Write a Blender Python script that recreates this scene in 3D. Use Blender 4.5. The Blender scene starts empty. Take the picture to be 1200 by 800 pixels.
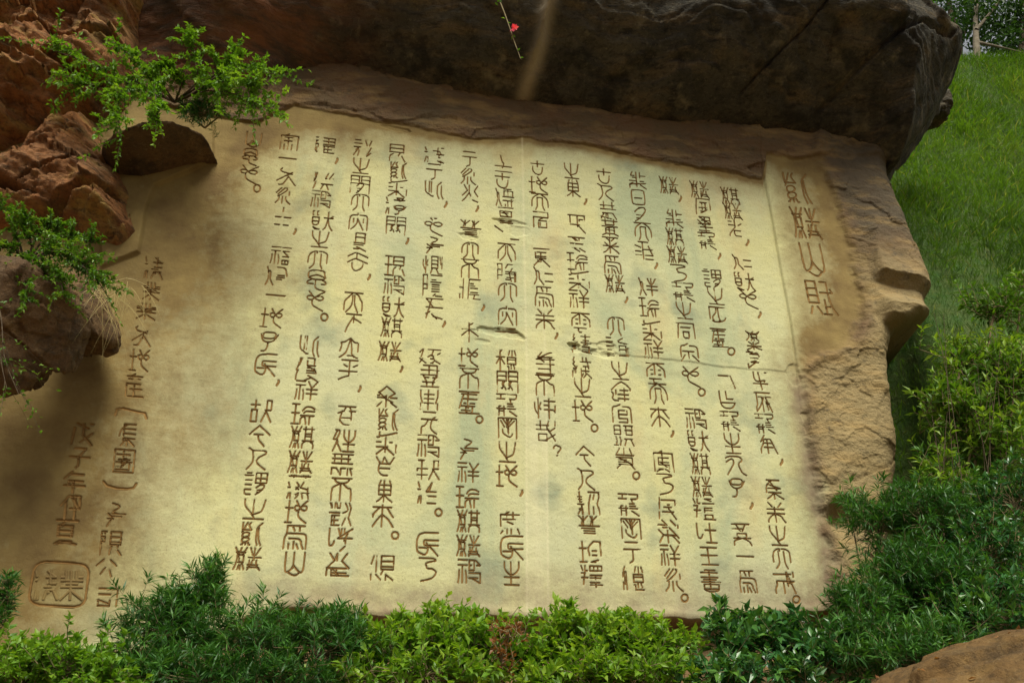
import bpy, math, random
import numpy as np
from mathutils import Vector, Matrix
R = math.radians
# ------------------------------------------------------------------ camera, sky, sun, exposure
sc = bpy.context.scene
col = sc.collection
CAM = np.array([0.0, 0.0, 1.6]); PITCH = R(28.0); FPX = 1008.0
cam_d = bpy.data.cameras.new('camera'); cam = bpy.data.objects.new('camera', cam_d); col.objects.link(cam)
cam.location = CAM; cam.rotation_euler = (R(90) + PITCH, 0, 0)
cam_d.sensor_width = 36; cam_d.lens = 36*FPX/1200; cam_d.clip_end = 1500
sc.camera = cam
SUN_EL, SUN_AZ = R(52), R(166)            # azimuth clockwise from +Y: behind the viewer
w = bpy.data.worlds.new('World'); sc.world = w; w.use_nodes = True
nt = w.node_tree; bg = nt.nodes['Background']
sky = nt.nodes.new('ShaderNodeTexSky'); sky.sky_type = 'NISHITA'; sky.sun_disc = False
sky.sun_elevation = SUN_EL; sky.sun_rotation = SUN_AZ; sky.dust_density = 4; sky.air_density = 1.5
hs = nt.nodes.new('ShaderNodeHueSaturation'); hs.inputs['Saturation'].default_value = .16
nt.links.new(sky.outputs[0], hs.inputs['Color']); nt.links.new(hs.outputs[0], bg.inputs[0])
bg.inputs[1].default_value = 0.085
sd = bpy.data.lights.new('sun', 'SUN'); sd.energy = 3.6; sd.angle = R(28); sd.color = (1, .95, .80)
sun = bpy.data.objects.new('sun', sd); col.objects.link(sun)
sdir = Vector((math.sin(SUN_AZ)*math.cos(SUN_EL), math.cos(SUN_AZ)*math.cos(SUN_EL), math.sin(SUN_EL)))
sun.rotation_euler = sdir.to_track_quat('Z', 'Y').to_euler()
vs = sc.view_settings; sc.display_settings.display_device = 'sRGB'
vs.view_transform = 'Standard'; vs.look = 'None'; vs.exposure = 0.42; vs.gamma = 1
sc.cycles.max_bounces = 6

# ------------------------------------------------------------------ inscription: seal-script strokes as digit pairs (x, y) on a 0-9 grid; C composes characters; T places them
G = {
'ba':'0090 1014 1565 6263 5056 2555 5599 9092 8262', 'bai':'0090 4032 3203 6073 6292 2216 16385868 7672 2575', 'ban':'1033 8053 4049 0494 0696', 'bao':'4021 0109 0191 9199 2373 3567 2676 2373 7678 2326 4046 2848 3819 5879 2575', 
'bei':'4049 0191 0343 9395 4345 0575 8596', 'bei9':'0080 0006 8086 0282 0484 0686 2709 6799', 'bi':'80503358 6368', 'bu':'0090 10227280 4249 42230409 52749499', 'cao':'1012 3032 0252 2032 6062 8082 5292 2024 7074', 
'chan':'4021 0181 1232 6272 0474 0409 4449 2686 1999', 'cheng':'1484 14160709 4449 6066 6099 9465 0181 9092', 'cheng4':'40220313 4083 1335 3513 8355 3577 0545 6595 1404 4449 2709 6799 4435', 
'chi':'3012 1204 2242 2426 4249 0609 2427 2225', 'chu':'2014 0022 4022 6054 5062 8062 2024 6064 2404 2444 0404 1575 2676 2777 0454 4494', 'chuan':'4044 1070 1484 1181 1114 8184 2464 0686 4649 2829 7579 0494', 
'chuo':'4002 5025 4609 0699', 'ci':'0007 4048 0699', 'cong':'1023 2305 0432 3509 4023', 'da':'4041 4030110306 5070919396 31353719 61656779', 'da4':'50311304 50719394 2426 0516081939 4484 3686 3888 6369', 
'dan':'1000021212 5040425252 0363 03076763 0565 1869 18395979', 'dao':'0090 2363 1282 1215 8285 1585 3265 4545 2777 1989 1787 0898', 'dao4':'0024 5053 5356 5909', 'de':'5053 3022 7082 1383 1316 1686 8683 1484 1727 2729 29499989 4648 6678', 
'dong':'4049 2012 7082 1282 1216 1686 8286 1484 462809 467899', 'er':'0090 40120407 50829497 3262 32353729 62656779', 'er3':'0393 0797', 'fang':'20112273 724407 5499 55473919', 'fei':'4049 4020 0233 0535 0737 4070 7297 4484 5494 5797 5999', 
'feng':'100709 1090 9096 3272 4246 2575 6266 3876 3757', 'fu':'0008 0060 0343 6063 0656 6366', 'fu2':'0009 0060 6064 0464 6066 0666', 'fu3':'1040 0373 50546799 2529 2757 0959 7283', 
'fu5':'0090 1232 1272 1575 1275 1777 1979 1719 7779 4749', 'fu9':'2070 2044 4044 7054 0383', 'gang':'0009 0090 9099 2054 7044 1134 8154 4057 25276977 5057', 'gen':'1080 1015 8085 1282 1585 0676 0575 2799 0848', 
'gong':'3003 6093 4427 6578', 'gu2':'4044 0282 1414 141739697674', 'gu4':'4044 0282 1464 1419 1969 6469', 'guan':'4021 21110209 51819299 3363 7375 3335 3537 3575 3777 3979 7779', 'guan4':'301324 602344 3516 0626 5577', 
'guanl':'1022 2200 5062 6282 4042 8082 1212 6262 0484 2529 2585 2777 2989 4549', 'gui':'1070 1074 7074 0474 0246 4049 2272 1686 0868 1979', 'gui4':'2003 7083 4043 0434 0393 2474 1484 1484 1487 8487 1787 1666 1555 2709 7799', 
'guo':'0090 2070 1474 2272 1212 1215 1575 7272 4247 4509 2637 4599 6474', 'han':'4044 2072 1282 2434 4484 0555 2676 3637 2609 6699', 'he':'6041 0393 4049 4306 4396', 
'he5':'9063 5033 4333 3606 3696 9393 4669 2609', 'hou':'4023 2305 6033 250709', 'hour':'1060 1113 1373 6063 1444 1575 1375 1676 6486 4809 2799', 'hu':'9004 0024 0494 5456 5729 2022 4042 6245', 
'huang':'2023 7073 0191 2373 0494 2574 2528 2878 7874 4449 2809 7899 2676', 'huo':'4044 4427 2709 4456 6899 1033 3306 9073 7396', 'ji':'40120406 1080 2065 1284 1484 1686 4649 462809 467899', 
'ji4':'40120405 2080 2027 2282 2484 2686 4649 4619 4689', 'jia':'4021 0121 2191 0109 9199 2262 2464 4249 2626 2629 6669', 'jian':'0080 0004 8084 0282 0484 250609 6456 7699', 'jiang':'2002 2060 6244 0484 0595 1777 0848 3459 8489 9499', 
'jianr':'0080 0005 8085 0282 0484 0585 250709 6566 6799', 'jiao':'30042262 22240709 62748799 2474 2676 4249', 'jin':'4004 4094 2464 44466879', 'jin4':'1080 8085 0292 4044 0484 2545 6575 1437 8467 1777 0999 3739 6769', 
'jiu':'012070826365 657899 0331432609', 'ju':'0090 9093 0393 03060709 6335 3585 4648 3989 3639 8689', 'jun':'40120316 3959 4090 9096 7829 3464 3666', 'kou':'0006175775', 'lai':'4049 0181 0405 310405 618495 442609 447699', 
'li5':'0050 1090 9092 92759799 21050609 5143 4649 4648', 'lin':'4045 1033 8053 0434 9454 353609 0777 656799 0888 1517', 'ling':'0090 2107 1181 2353 5383 4047 2535 5575 2939 36396966 0999 1676 1858', 
'longl':'0090 4042 0282 2545 0696 0686 2529 7579 2777', 'longr':'0090 90922244 0454 0565 0686 2799 2262', 'lu':'0022 5033 9063 1282 222609 3373 3346 7376 3676 4739 5759 6689', 'luo':'0022 2204 0324 2607 2709 5033 3384 8386 4659 5656 5959 5696 8699', 
'mei':'1032 8062 0393 0595 4249 45260809 45768899', 'men':'0009 0040 4044 0242 0444 5090 5054 5292 5494 9099', 'mi':'0090 2042 7052 4049 1335 8355 0595 452809 458899', 'mi2':'4049 1033 8053 0595 452809 457899', 
'mi9':'0050 0272 1434 0484 1666 0878 1989', 'min':'9020020718495644 934333354595 5599 1646', 'mo':'0090 0262 2043 7053 2474 24267674 0696 460709 568799', 'nai':'008091813243447495967819', 
'nian':'1012 1109 2191 9193 6353 5499 3474 2686', 'nian9':'3003 2181 2484 2426 0696 4449', 'niu':'1014358475 9080 4059 0696', 'nv':'4022 2204 04447020 443609 4456 5699', 'peng':'1060 0272 1454 1464 0414 4446 3609 5649 4426', 
'pian':'5049 0454 0709', 'ping':'1090 5055 0595 2243 9273 5557 572809', 'pu':'4044 4080 8084 8434 4409 3499', 'qi':'2026 7076 0191 2373 2474 0696 360709 669799', 
'qi4':'101290 0212 9598 0424 6474 4248 0656 4609 4689', 'qian':'20630404 6082 8266 3609 6699', 'qiu':'2060 4049 1030 0504 0434 9454 0747 4797', 'qm':'0311306171837465 6547 3949', 'qu':'4043 02304092 05334395 252739597775', 
'quan':'4044 9263 0393 43362809 43567899', 'que':'1033 8063 4033 330609 4043 0636 9663 2659 2629 2686 2888 2999 4649', 'rao':'2022 5052 0292 2444 4474 2626 1676 4448 0508 2709 5729 5799 5075', 
'ren':'0021 213609 2161819273544699', 'ren9':'006060 7099', 'renl':'0022 223609 2252565699', 'ri':'100108198998918010 2575', 'rui':'13317192 24336393 0595 09064595 3649 6569', 'shan':'0007183745 9097886745 4046 28496978', 
'shan3':'0033 9063 9439 9749', 'shang':'30445447 0696 0999', 'shen9':'10427183 0141 0709 2272 2474 2676 267509', 'sheng':'00033545 90936545 4049 0696 0999', 'shenr2':'0040 1222 0444 5092 0004 4044 6292 0595 9599 2799 0777', 
'shi':'0090 0292 4249 141609 748689', 'shi5':'10021494828010 13425283 24050636 74959676 4446 464899', 'shou3':'5044 0022 8262 0353 0585 4328', 'shu':'2070 0181 0383 1474 4048 1686 16198986 1888 0595', 
'shu4':'4021 0121 2191 0106 3033 6063 1373 3465 2727 1809 3739 5759 8799', 'shui':'3003 504114 60713415 252709 4549 656799 8284', 'si':'0090 0007 18398896 40431628 50576858', 'si4':'0080 8089 0353 0658 0609 0959 5659', 
'si9':'30124213 1355 3515 5564 0609 2527 4547', 'sui':'2042 0232 6082 9392 0426 5397 4449 2343 2686 3666 2609 6699', 'tai':'5022021306 5072929396 50443709 50656899 4878', 'tan':'2071 0292 2070 1416 7414 2474 1777 17197977 1575 0999', 
'tian':'0090 4031130408 5071839498 41453719 51556779', 'tian9':'0090 0009 9099 0999 0595 4049', 'tong':'0090 1007 9097 2272 3464 3437576764', 'tu':'4049 0393 0999', 'tu3':'4042 0535 5595 0939 5989', 
'tul':'0090 0009 9099 0999 2070 2474 1272 4044 1585 1717 1575 1878 1818 2727 7578', 'wang':'0090 0494 0999 4049', 'wei':'0090 10160709 2292 4249 523609 6478 6299 6585', 'wei4':'1080 10130509 3042 6062 1383949799 2565767789 2729 4649 5769', 
'worn':'0034 6999', 'wu':'0090 2070 0282 1014 4044 7074 1444 4484 0434 9454 0609 1626 2649 4649 4666 7679 8699 0616 9686', 'wu9':'2072 1209 9080 5055 5599 9448', 'xia':'1090 5054 512619 5294', 
'xia9':'0090 4022 1272 1216 1676 7276 1474 2809 3878 7819 3899', 'xian4':'0060 0009 0242 0444 4044', 'xianl':'1070 1014 7074 1272 1474 2537 3729 6577 7769 0949', 'xin':'43321203143443 43628293846443 34364799 3041 6050', 
'xinl':'4049 020537 725475', 'xu':'4045 0181 2373 0494 1616 1676 1879 7679 2565 4899', 'xu4':'1003 0709 2026 2749 4090 4090 4045 9095 4292 4494 4595 5547 6769 6799', 'yan':'2060 0181 1373 1575 17196979 7717', 
'yan4':'30037080 1244 0342 1282 0393 0595 1777 7279 1989 0999', 'yang':'1043 9053 4349 0494 0696', 'ye':'43321203143443 43628293846443 102143 907143 34364799', 'ye4':'0090 2090 1282 2024 2484 8480 0686 2609 6699 2262', 
'ye6':'2023 4043 6063 0222 9272 0393 2474 0595 4349 4609 4699', 'yi':'0595', 'yi4':'2024 7074 0282 1434 5494 2474 0474 1676 3638 4649 0869 2609 7699 0474', 'yi5':'2024 0242 1343 2444 0565 4549 4609 4659 1747', 
'yi7':'0090 0044 4090 0464 0494 2607 3769 4899 3009', 'yi8':'4004 4024 0474 1616 1979 2676', 'yin':'0090 1242 0383 1474 1575 1676 3646 1777 4829 4999 2060', 'ying':'1090 1009 2242 2353 4474 2676 2474 1777 5749 4999 7787', 
'yong':'0003 0609 0316 9093 9699 9386 4049 2272 2474 2676', 'you':'20711494 2494 0436 3606 2575 1636 2609', 'you5':'10708294 2474 1515 1575 1656', 'youshui':'0022 0333 2609 4649', 'yu':'1080 0393 5355575839', 
'yu2':'2012 2343 0545 6063 6585 0796 4048 260709 6799 1232 6292', 'yu5':'500283 9393 2444 2676 2474 2429 7479 2979 8589 9599', 'yuan':'1080 0393 43260609 4363 82635799', 'yue':'40044070 70824719 2565 2747 4070', 
'yue4':'0040 4044 0242 0444 5090 9094 5292 5494 1519 0595 1777 1999 4549', 'yun':'0090 4045 40120306 50829396 2333 6373 2535 6575 1777 49593937 2747', 'yuw':'1080 0393', 'yuy':'4044 0242 9070 5274 3494 5456 5666 4879 6899', 
'zai':'2024 0262 0464 0404 1616 1619 1959 5956 5616 6053 5399 9649 9092 0262 9365', 'zai4':'4041 41210209 51819299 2325 7375 43453719 43556779', 'ze':'0090 0002 9092 0292 3032 6062 1474 2444 0585 0777 0898 4449 0494', 
'ze4':'1080 1016 1686 8086 1282 1484 2609 6699', 'zhan':'0007297996 4044 4484 0696 3666', 'zhe':'4044 0121 8263 0343 44260809 366676 36396979', 'zhi':'00033659 4047 90857647 0999', 
'zhi9':'0090 2042 3052 6062 1434 4484 3747 2727 3769 6799', 'zhong9':'3004 2229 4080 4085 4585 8085 6069', 'zhu':'0090 4033 3305 3357 5739 5799 3444 4626 9273 2949', 'zi':'20111373817020 0114457491 45473919', 
'zi4':'0023 9073 4033 4063 2216385868 2575 2373', 'zi9':'2070 7044 4448 4839 0494', 'zil':'0003 4004 705183 0373 24051646756424 26071848776626 281909 4849 687989', 'zir':'906132353759 52546799', 
'zong':'4021 21110207 51819297 2464 1474 4449 2609 6699', 'zu':'1000 0232 3010 1214 0444 0408 4446 2629 0839', 'ci9':'0006273848 2026 3036 8062646779 82848799', }
C = {
'麟':('H', 'lu', 'lin', 0.48), '麒':('H', 'lu', 'qi', 0.48), '麋':('V', 'lu', 'mi2', 0.55), '仁':('H', 'renl', 'er3', 0.55), '獸':('H', 'dan', 'quan', 0.52), '祥':('H', 'shi', 'yang', 0.46), 
'瑞':('H', 'wang', 'rui', 0.36), '龍':('H', 'longl', 'longr', 0.5), '神':('H', 'shi', 'shenr2', 0.46), '地':('H', 'tu', 'ye', 0.36), '謂':('H', 'yan', ('V', 'tian9', 'yue', 0.5), 0.46), 
'壇':('H', 'shou3', 'tan', 0.4), '吐':('H', 'kou', 'tu', 0.4), '伴':('H', 'renl', 'ban', 0.38), '齡':('H', 'mi9', 'yu5', 0.4), '達':'da4', '顯':('H', 'xianl', 'ye4', 0.5), '德':('H', 'chi', 'de', 0.4), 
'繞':('H', 'si9', 'rao', 0.42), '續':('H', 'si9', 'xu', 0.42), '勢':('H', 'yi5', 'li5', 0.46), '均':('H', 'tu', 'jun', 0.36), '擇':('H', 'shou3', 'ze', 0.38), '悖':('H', 'xinl', 'bei', 0.42), 
'傳':('H', 'renl', 'chuan', 0.34), '降':('H', 'fu', 'jiang', 0.4), '穆':('H', 'he', 'de', 0.44), '關':('I', 'men', ('H', 'guan4', 'guan4', 0.5), (0.2, 0.45, 0.8, 1)), '間':('I', 'men', 'yue', (0.28, 0.4, 0.75, 1)), 
'應':('H', 'pian', 'ying', 0.36), '游':('H', 'youshui', 'yuy', 0.4), '此':'ci9', '惻':('H', 'xinl', ('H', 'ze4', 'dao4', 0.66), 0.33), '隱':('H', 'fu2', 'yin', 0.36), '遂':('H', 'chuo', 'zhu', 0.36), 
'救':('H', 'qiu', 'pu', 0.5), '治':('H', 'youshui', 'yi8', 0.36), '紫':('H', 'zil', 'zir', 0.56), '浮':('H', 'youshui', ('V', 'fu9', 'zi', 0.42), 0.36), '現':('H', 'wang', 'jian', 0.38), 
'須':'xu4', '彭':('H', 'peng', 'shan3', 0.6), '姓':('H', 'nv', 'sheng', 0.44), '歡':('H', 'guanl', 'qian', 0.56), '呼':('H', 'kou', 'hu', 0.34), '躍':('H', 'zu', 'yue4', 0.36), '從':('H', 'cong', 'he5', 0.36), 
'後':('H', 'hou', 'hour', 0.38), '落':('V', 'cao', ('H', 'youshui', 'luo', 0.34), 0.26), '福':('H', 'shi', 'fu5', 0.5), '佑':('H', 'renl', 'you5', 0.4), '故':('H', 'gu4', 'pu', 0.5), '漢':('H', 'youshui', 'han', 0.34), 
'賦':('H', 'bei9', 'fu3', 0.45), '圖':('I', 'tul', 'yue', (0.3, 0.4, 0.7, 0.8)), '限':('H', 'xian4', 'jianr', 0.4), '公':'gong', '哉':'zai', '方':'fang', '難':'yu2', }
T = """紫 934 221 27 34|麟 944 262 31 35|shan 952 305 24 38|賦 962 350 31 38
麒 856 229 20 19|麟 859 247 20 19|zhe 863 267 17 19|, 877 283|仁 870 307 21 17|獸 873 330 22 20|ye 877 351 20 21|, 891 368|麋 883 399 16 21|shen9 884 421 16 21|niu 891 446 17 20|wei 895 471 18 22|龍 897 496 21 22|jiao 901 520 19 21|, 917 540|ji 908 573 19 22|mei 910 600 20 23|zhi 913 627 18 22|da 917 654 20 23|cheng 920 682 23 25|o 934 702
麟 820 222 21 19|feng 824 242 17 18|gui 828 263 18 18|龍 829 282 19 19|, 844 299|謂 835 326 21 20|zhi 839 347 17 19|si 841 369 18 18|ling 843 396 18 21|o 857 412|ren9 852 447 18 14|zhan 853 468 17 20|龍 856 493 21 22|sheng 859 519 17 23|jiu 863 545 22 22|zi 865 571 18 21|, 882 591|mo 870 626 20 25|yi 874 651 20 5|wei4 877 681 19 25
麟 784 217 21 19|, 798 232|難 790 256 19 20|麒 791 277 19 19|麟 794 298 22 19|nai 796 320 17 20|龍 801 342 24 21|zhi 802 364 17 19|tong 804 390 20 22|zong 808 413 20 20|ye 810 441 20 23|o 823 459|神 816 490 23 22|獸 819 516 23 23|麒 821 543 21 24|麟 823 570 23 23|壇 826 596 24 24|吐 829 624 22 22|wang 832 651 19 20|shu 834 680 22 25
yu2 747 211 19 19|ri 748 231 15 17|yue 751 251 17 16|er 754 271 19 20|fei 755 293 20 20|, 770 310|伴 760 336 21 20|瑞 761 360 22 21|qi4 764 387 21 22|祥 766 409 21 20|yun 769 437 21 23|er 772 461 20 23|lai 774 488 21 22|, 789 507|bao 778 540 22 24|nai 780 567 18 24|nian 782 595 20 25|sui 784 622 23 26|祥 786 650 22 23|shui 790 679 20 26|o 803 700
gu2 709 206 18 17|ren 710 225 17 19|yi4 713 246 18 20|huang 715 266 18 19|mi 716 287 18 18|wei4 718 310 19 20|麟 721 332 22 20|, 735 350|da 722 382 19 21|齡 724 406 25 20|zhi 727 434 18 20|達 728 458 22 22|guan 729 484 22 21|顯 731 510 23 23|gui4 733 537 21 24|o 746 557|龍 737 591 23 25|gang 740 619 22 23|yu 741 647 19 24|德 743 677 25 27
zhi 670 200 16 17|dong 672 220 15 19|, 687 235|ba 676 262 19 20|zhi9 676 286 19 16|瑞 677 306 23 19|qi4 679 328 23 22|祥 679 350 22 20|yun 681 378 21 22|續 682 402 22 21|繞 682 430 22 24|zhi 683 454 18 21|地 683 481 23 24|o 697 501|jin 686 534 21 23|ren 687 561 19 25|勢 690 589 25 26|chu 691 617 24 26|均 692 646 25 24|擇 694 675 24 25
gu2 631 196 17 16|地 631 216 21 18|er 633 236 19 19|ju 634 257 17 18|guo 635 301 18 20|仁 637 323 22 20|wei4 638 347 21 22|mei 639 373 21 22|, 653 392|yan4 639 425 21 25|bu 639 451 21 23|悖 639 478 24 23|哉 640 504 22 23|qm 654 527 10 12
shang 590 191 19 19|gu2 590 211 19 17|傳 592 231 21 20|dao 593 252 17 18|worn 594 272 28 14|tian 594 295 20 20|降 594 319 21 20|da 595 342 21 21|zai4 595 369 21 21|yuw 594 389 26 10|穆 594 422 24 24|關 595 447 24 24|龍 594 474 23 25|gang 595 501 21 23|zhi 595 529 19 23|地 594 557 24 24|, 612 576|shu4 598 612 22 25|min 600 641 26 27|sheng 600 671 17 27
yu 550 186 17 17|shui 549 206 17 18|huo 551 226 18 19|, 560 243|chu 552 268 24 20|da 551 293 19 18|bu 551 314 20 21|應 551 338 24 23|, 567 359|he 551 389 19 22|地 549 418 22 21|bu 550 443 22 23|ling 550 471 23 25|o 562 491|you 550 526 20 24|祥 549 553 24 22|瑞 548 582 26 24|麒 549 610 26 25|麟 549 639 27 24|神 550 669 26 27
游 509 181 22 17|yu 509 201 18 18|此 509 222 21 19|, 523 238|xin 508 265 21 20|you 510 287 19 19|惻 508 310 24 20|隱 507 334 22 24|yi7 509 361 19 23|, 521 378|遂 504 417 24 16|jin4 504 440 21 25|yong 503 468 20 23|yuan 503 495 18 25|神 502 522 25 25|救 502 550 26 22|治 502 577 24 24|o 514 600|min 501 637 25 27|nai 501 667 20 27
jian 466 179 18 19|紫 467 199 18 18|qi4 466 220 21 20|浮 464 241 23 19|關 464 264 22 20|, 478 281|現 463 311 23 22|神 462 333 23 21|獸 461 359 25 22|麒 459 383 24 22|麟 457 411 26 22|, 471 431|cheng4 454 464 23 24|紫 455 491 22 24|qi4 453 519 23 26|zi4 451 547 21 24|dong 451 575 18 25|lai 449 604 24 26|o 463 627|須 448 665 26 28
彭 425 173 20 18|zhi 423 194 18 17|間 422 216 22 20|da 422 237 20 19|zai4 420 259 21 19|gen 422 283 14 20|qu 419 306 23 21|, 433 323|tian 414 354 21 23|xia 413 378 20 21|tai 409 407 21 23|ping 408 433 21 23|, 422 454|bai 406 488 20 24|姓 403 516 25 25|wu 401 544 24 24|bu 400 573 23 26|歡 399 602 26 26|呼 399 632 27 26|que 396 661 26 26
躍 381 170 22 17|, 395 187|從 379 212 22 19|神 376 233 22 18|獸 378 258 24 21|zhi 375 280 19 18|da 372 304 22 20|shi5 371 328 22 24|ye 369 352 20 22|o 380 371|此 363 405 23 23|後 360 432 25 26|祥 359 457 25 22|瑞 355 485 26 23|麒 354 512 27 25|麟 352 541 28 25|落 350 570 25 27|地 347 599 25 26|wei4 346 629 26 27|shan 345 660 22 27
jia 339 166 20 18|yi 337 185 20 5|方 336 207 22 19|shui 332 229 17 18|tu3 332 253 18 20|, 346 270|福 329 299 23 19|佑 324 323 24 21|yi 323 345 22 5|地 318 372 24 22|zi 315 400 20 22|min 311 427 24 25|, 326 447|故 306 481 25 25|jin 304 510 24 24|ren 301 537 22 25|謂 299 566 26 25|zhi 298 596 24 23|紫 295 625 23 26|麟 290 654 31 26
shan 297 164 17 17|shi5 293 184 17 19|ye 291 205 20 20|o 301 221
漢 181 316 21 24|ye6 178 343 18 20|ye6 172 367 21 18|方 167 396 21 22|地 164 424 21 24|chan 159 453 20 26|( 154 483|ji4 151 511 20 25|圖 146 541 23 26|) 142 570|you 137 604 20 27|限 131 637 24 27|公 125 667 23 22|si4 128 700 24 20
wu9 98 511 23 24|zi9 95 539 22 22|nian9 89 567 24 24|zhong9 85 596 24 26|xia9 79 625 24 27"""
# ------------------------------------------------------------------ helpers
rng = np.random.default_rng(7)
def ray(px, py):
    a = (np.asarray(px, float)-600)/FPX; b = (400-np.asarray(py, float))/FPX
    c, s = math.cos(PITCH), math.sin(PITCH)
    return np.stack([a, c-b*s, s+b*c], -1)
def PT(px, py, y):                                   # the point seen at (px, py) that stands y metres ahead
    r = ray(px, py); return CAM + r*(y/r[..., 1:2] if r.ndim > 1 else y/r[1])
EU = np.array([.986, .168, 0]); EU /= np.linalg.norm(EU); EN = np.array([EU[1], -EU[0], 0]); O = np.array([0, 8.0, 0])
def W(px, py, d=0.0):                                # same, on the cliff plane (u along it, z up), d metres proud of it
    r = ray(px, py); t = (d + (O-CAM)@EN)/(r@EN)
    p = CAM + r*(t[..., None] if np.ndim(t) else t)
    return (p-O)@EU, p[..., 2]
def world(u, z, d): return O + u[..., None]*EU + d[..., None]*EN + z[..., None]*np.array([0, 0, 1.0])
def sm(a, b, x):
    t = np.clip((x-a)/(b-a), 0, 1); return t*t*(3-2*t)
def _h(x, y, z, s):
    h = (x*np.uint32(374761393) + y*np.uint32(668265263) + z*np.uint32(2246822519) + np.uint32(s)*np.uint32(3266489917))
    h = (h ^ (h >> np.uint32(13)))*np.uint32(1274126177); h ^= h >> np.uint32(16)
    return (h & np.uint32(0xffff)).astype(np.float32)/32767.5 - 1
def noise(x, y, z, s=0):
    x = np.asarray(x, np.float32)+512; y = np.asarray(y, np.float32)+512; z = np.asarray(z, np.float32)+512
    x, y, z = np.broadcast_arrays(x, y, z)
    xi, yi, zi = (np.floor(v).astype(np.uint32) for v in (x, y, z))
    fx, fy, fz = x-xi, y-yi, z-zi
    fx, fy, fz = (f*f*(3-2*f) for f in (fx, fy, fz)); o = np.uint32(1)
    def l(a, b, t): return a+(b-a)*t
    def pl(zz): return l(l(_h(xi, yi, zz, s), _h(xi+o, yi, zz, s), fx), l(_h(xi, yi+o, zz, s), _h(xi+o, yi+o, zz, s), fx), fy)
    return l(pl(zi), pl(zi+o), fz)
def fbm(x, y, z, s=0, n=5, g=.5):
    r = 0; a = 1
    for i in range(n): r = r + a*noise(x*2**i, y*2**i, z*2**i, s+i); a *= g
    return r
def facet(x, y, s=0, tilt=.5, jit=.9):               # planar facets: every cell of a jittered lattice has its own tilted plane
    x = np.asarray(x, np.float32)+256; y = np.asarray(y, np.float32)+256; xi, yi = np.floor(x), np.floor(y); bd = np.full(x.shape, 9e9, np.float32); out = np.zeros(x.shape, np.float32)
    for dx in (-1, 0, 1):
        for dy in (-1, 0, 1):
            cx, cy = xi+dx, yi+dy; ux, uy = cx.astype(np.uint32), cy.astype(np.uint32); o = np.uint32(0)*ux
            px, py = x-(cx+.5+jit*.5*_h(ux, uy, o, s)), y-(cy+.5+jit*.5*_h(ux, uy, o, s+1)); d2 = px*px+py*py
            h = tilt*(px*_h(ux, uy, o, s+2)+py*_h(ux, uy, o, s+3))+.5*_h(ux, uy, o, s+4); m = d2 < bd; bd = np.where(m, d2, bd); out = np.where(m, h, out)
    return out
def facet3(P, s=0, tilt=.5):
    P = P.astype(np.float32)+256; I = np.floor(P); bd = np.full(len(P), 9e9, np.float32); out = np.zeros(len(P), np.float32)
    for dx in (-1, 0, 1):
        for dy in (-1, 0, 1):
            for dz in (-1, 0, 1):
                c = I+[dx, dy, dz]; u = [c[:, i].astype(np.uint32) for i in range(3)]; q = P-(c+.5+.45*np.stack([_h(*u, s+i) for i in range(3)], -1)); d2 = (q*q).sum(1)
                h = tilt*(q*np.stack([_h(*u, s+5+i) for i in range(3)], -1)).sum(1)+.5*_h(*u, s+9); m = d2 < bd; bd = np.where(m, d2, bd); out = np.where(m, h, out)
    return out
def polysd(x, y, P):                                 # signed distance, + inside
    P = np.asarray(P, float); d = np.full(x.shape, 1e9); ins = np.zeros(x.shape, bool)
    for i in range(len(P)):
        (x0, y0), (x1, y1) = P[i], P[(i+1) % len(P)]; ex, ey = x1-x0, y1-y0
        t = np.clip(((x-x0)*ex+(y-y0)*ey)/(ex*ex+ey*ey+1e-12), 0, 1)
        d = np.minimum(d, (x-x0-t*ex)**2+(y-y0-t*ey)**2)
        if y0 != y1: ins ^= ((y0 > y) != (y1 > y)) & (x < ex*(y-y0)/ey+x0)
    return np.where(ins, 1, -1)*np.sqrt(d)
def WP(pts):                                         # traced points (px, py[, d]) -> cliff coordinates
    return [tuple(float(v) for v in W(p[0], p[1], p[2] if len(p) > 2 else 0.)) for p in pts]
def tag(o, label=None, cat=None, group=None, kind=None):
    for k, v in (('label', label), ('category', cat), ('group', group), ('kind', kind)):
        if v: o[k] = v
    return o
def mesh(name, V, F, mat, parent=None, smooth=True, attrs=None):
    V = np.ascontiguousarray(V, np.float32).reshape(-1, 3); me = bpy.data.meshes.new(name)
    if isinstance(F, np.ndarray):
        k = F.shape[1]; me.vertices.add(len(V)); me.vertices.foreach_set('co', V.ravel())
        me.loops.add(F.size); me.loops.foreach_set('vertex_index', np.ascontiguousarray(F, np.int32).ravel())
        me.polygons.add(len(F)); me.polygons.foreach_set('loop_start', np.arange(0, F.size, k, dtype=np.int32))
        me.polygons.foreach_set('loop_total', np.full(len(F), k, np.int32))
        me.update(calc_edges=True)
    else:
        me.from_pydata(V.tolist(), [], F)
    me.polygons.foreach_set('use_smooth', np.full(len(me.polygons), smooth, bool))
    for k, v in (attrs or {}).items():
        a = me.attributes.new(k, 'FLOAT_COLOR' if v.ndim > 1 else 'FLOAT', 'POINT')
        a.data.foreach_set('color' if v.ndim > 1 else 'value', np.ascontiguousarray(v, np.float32).ravel())
    me.materials.append(mat); o = bpy.data.objects.new(name, me); col.objects.link(o)
    if parent: o.parent = parent
    return o
def empty(name, loc, **k):
    o = bpy.data.objects.new(name, None); o.location = loc; o.empty_display_size = .1; col.objects.link(o); return tag(o, **k)
def gridF(nu, nv):
    i = np.arange(nu*nv).reshape(nv, nu)
    return np.stack([i[:-1, :-1], i[:-1, 1:], i[1:, 1:], i[1:, :-1]], -1).reshape(-1, 4)
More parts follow.
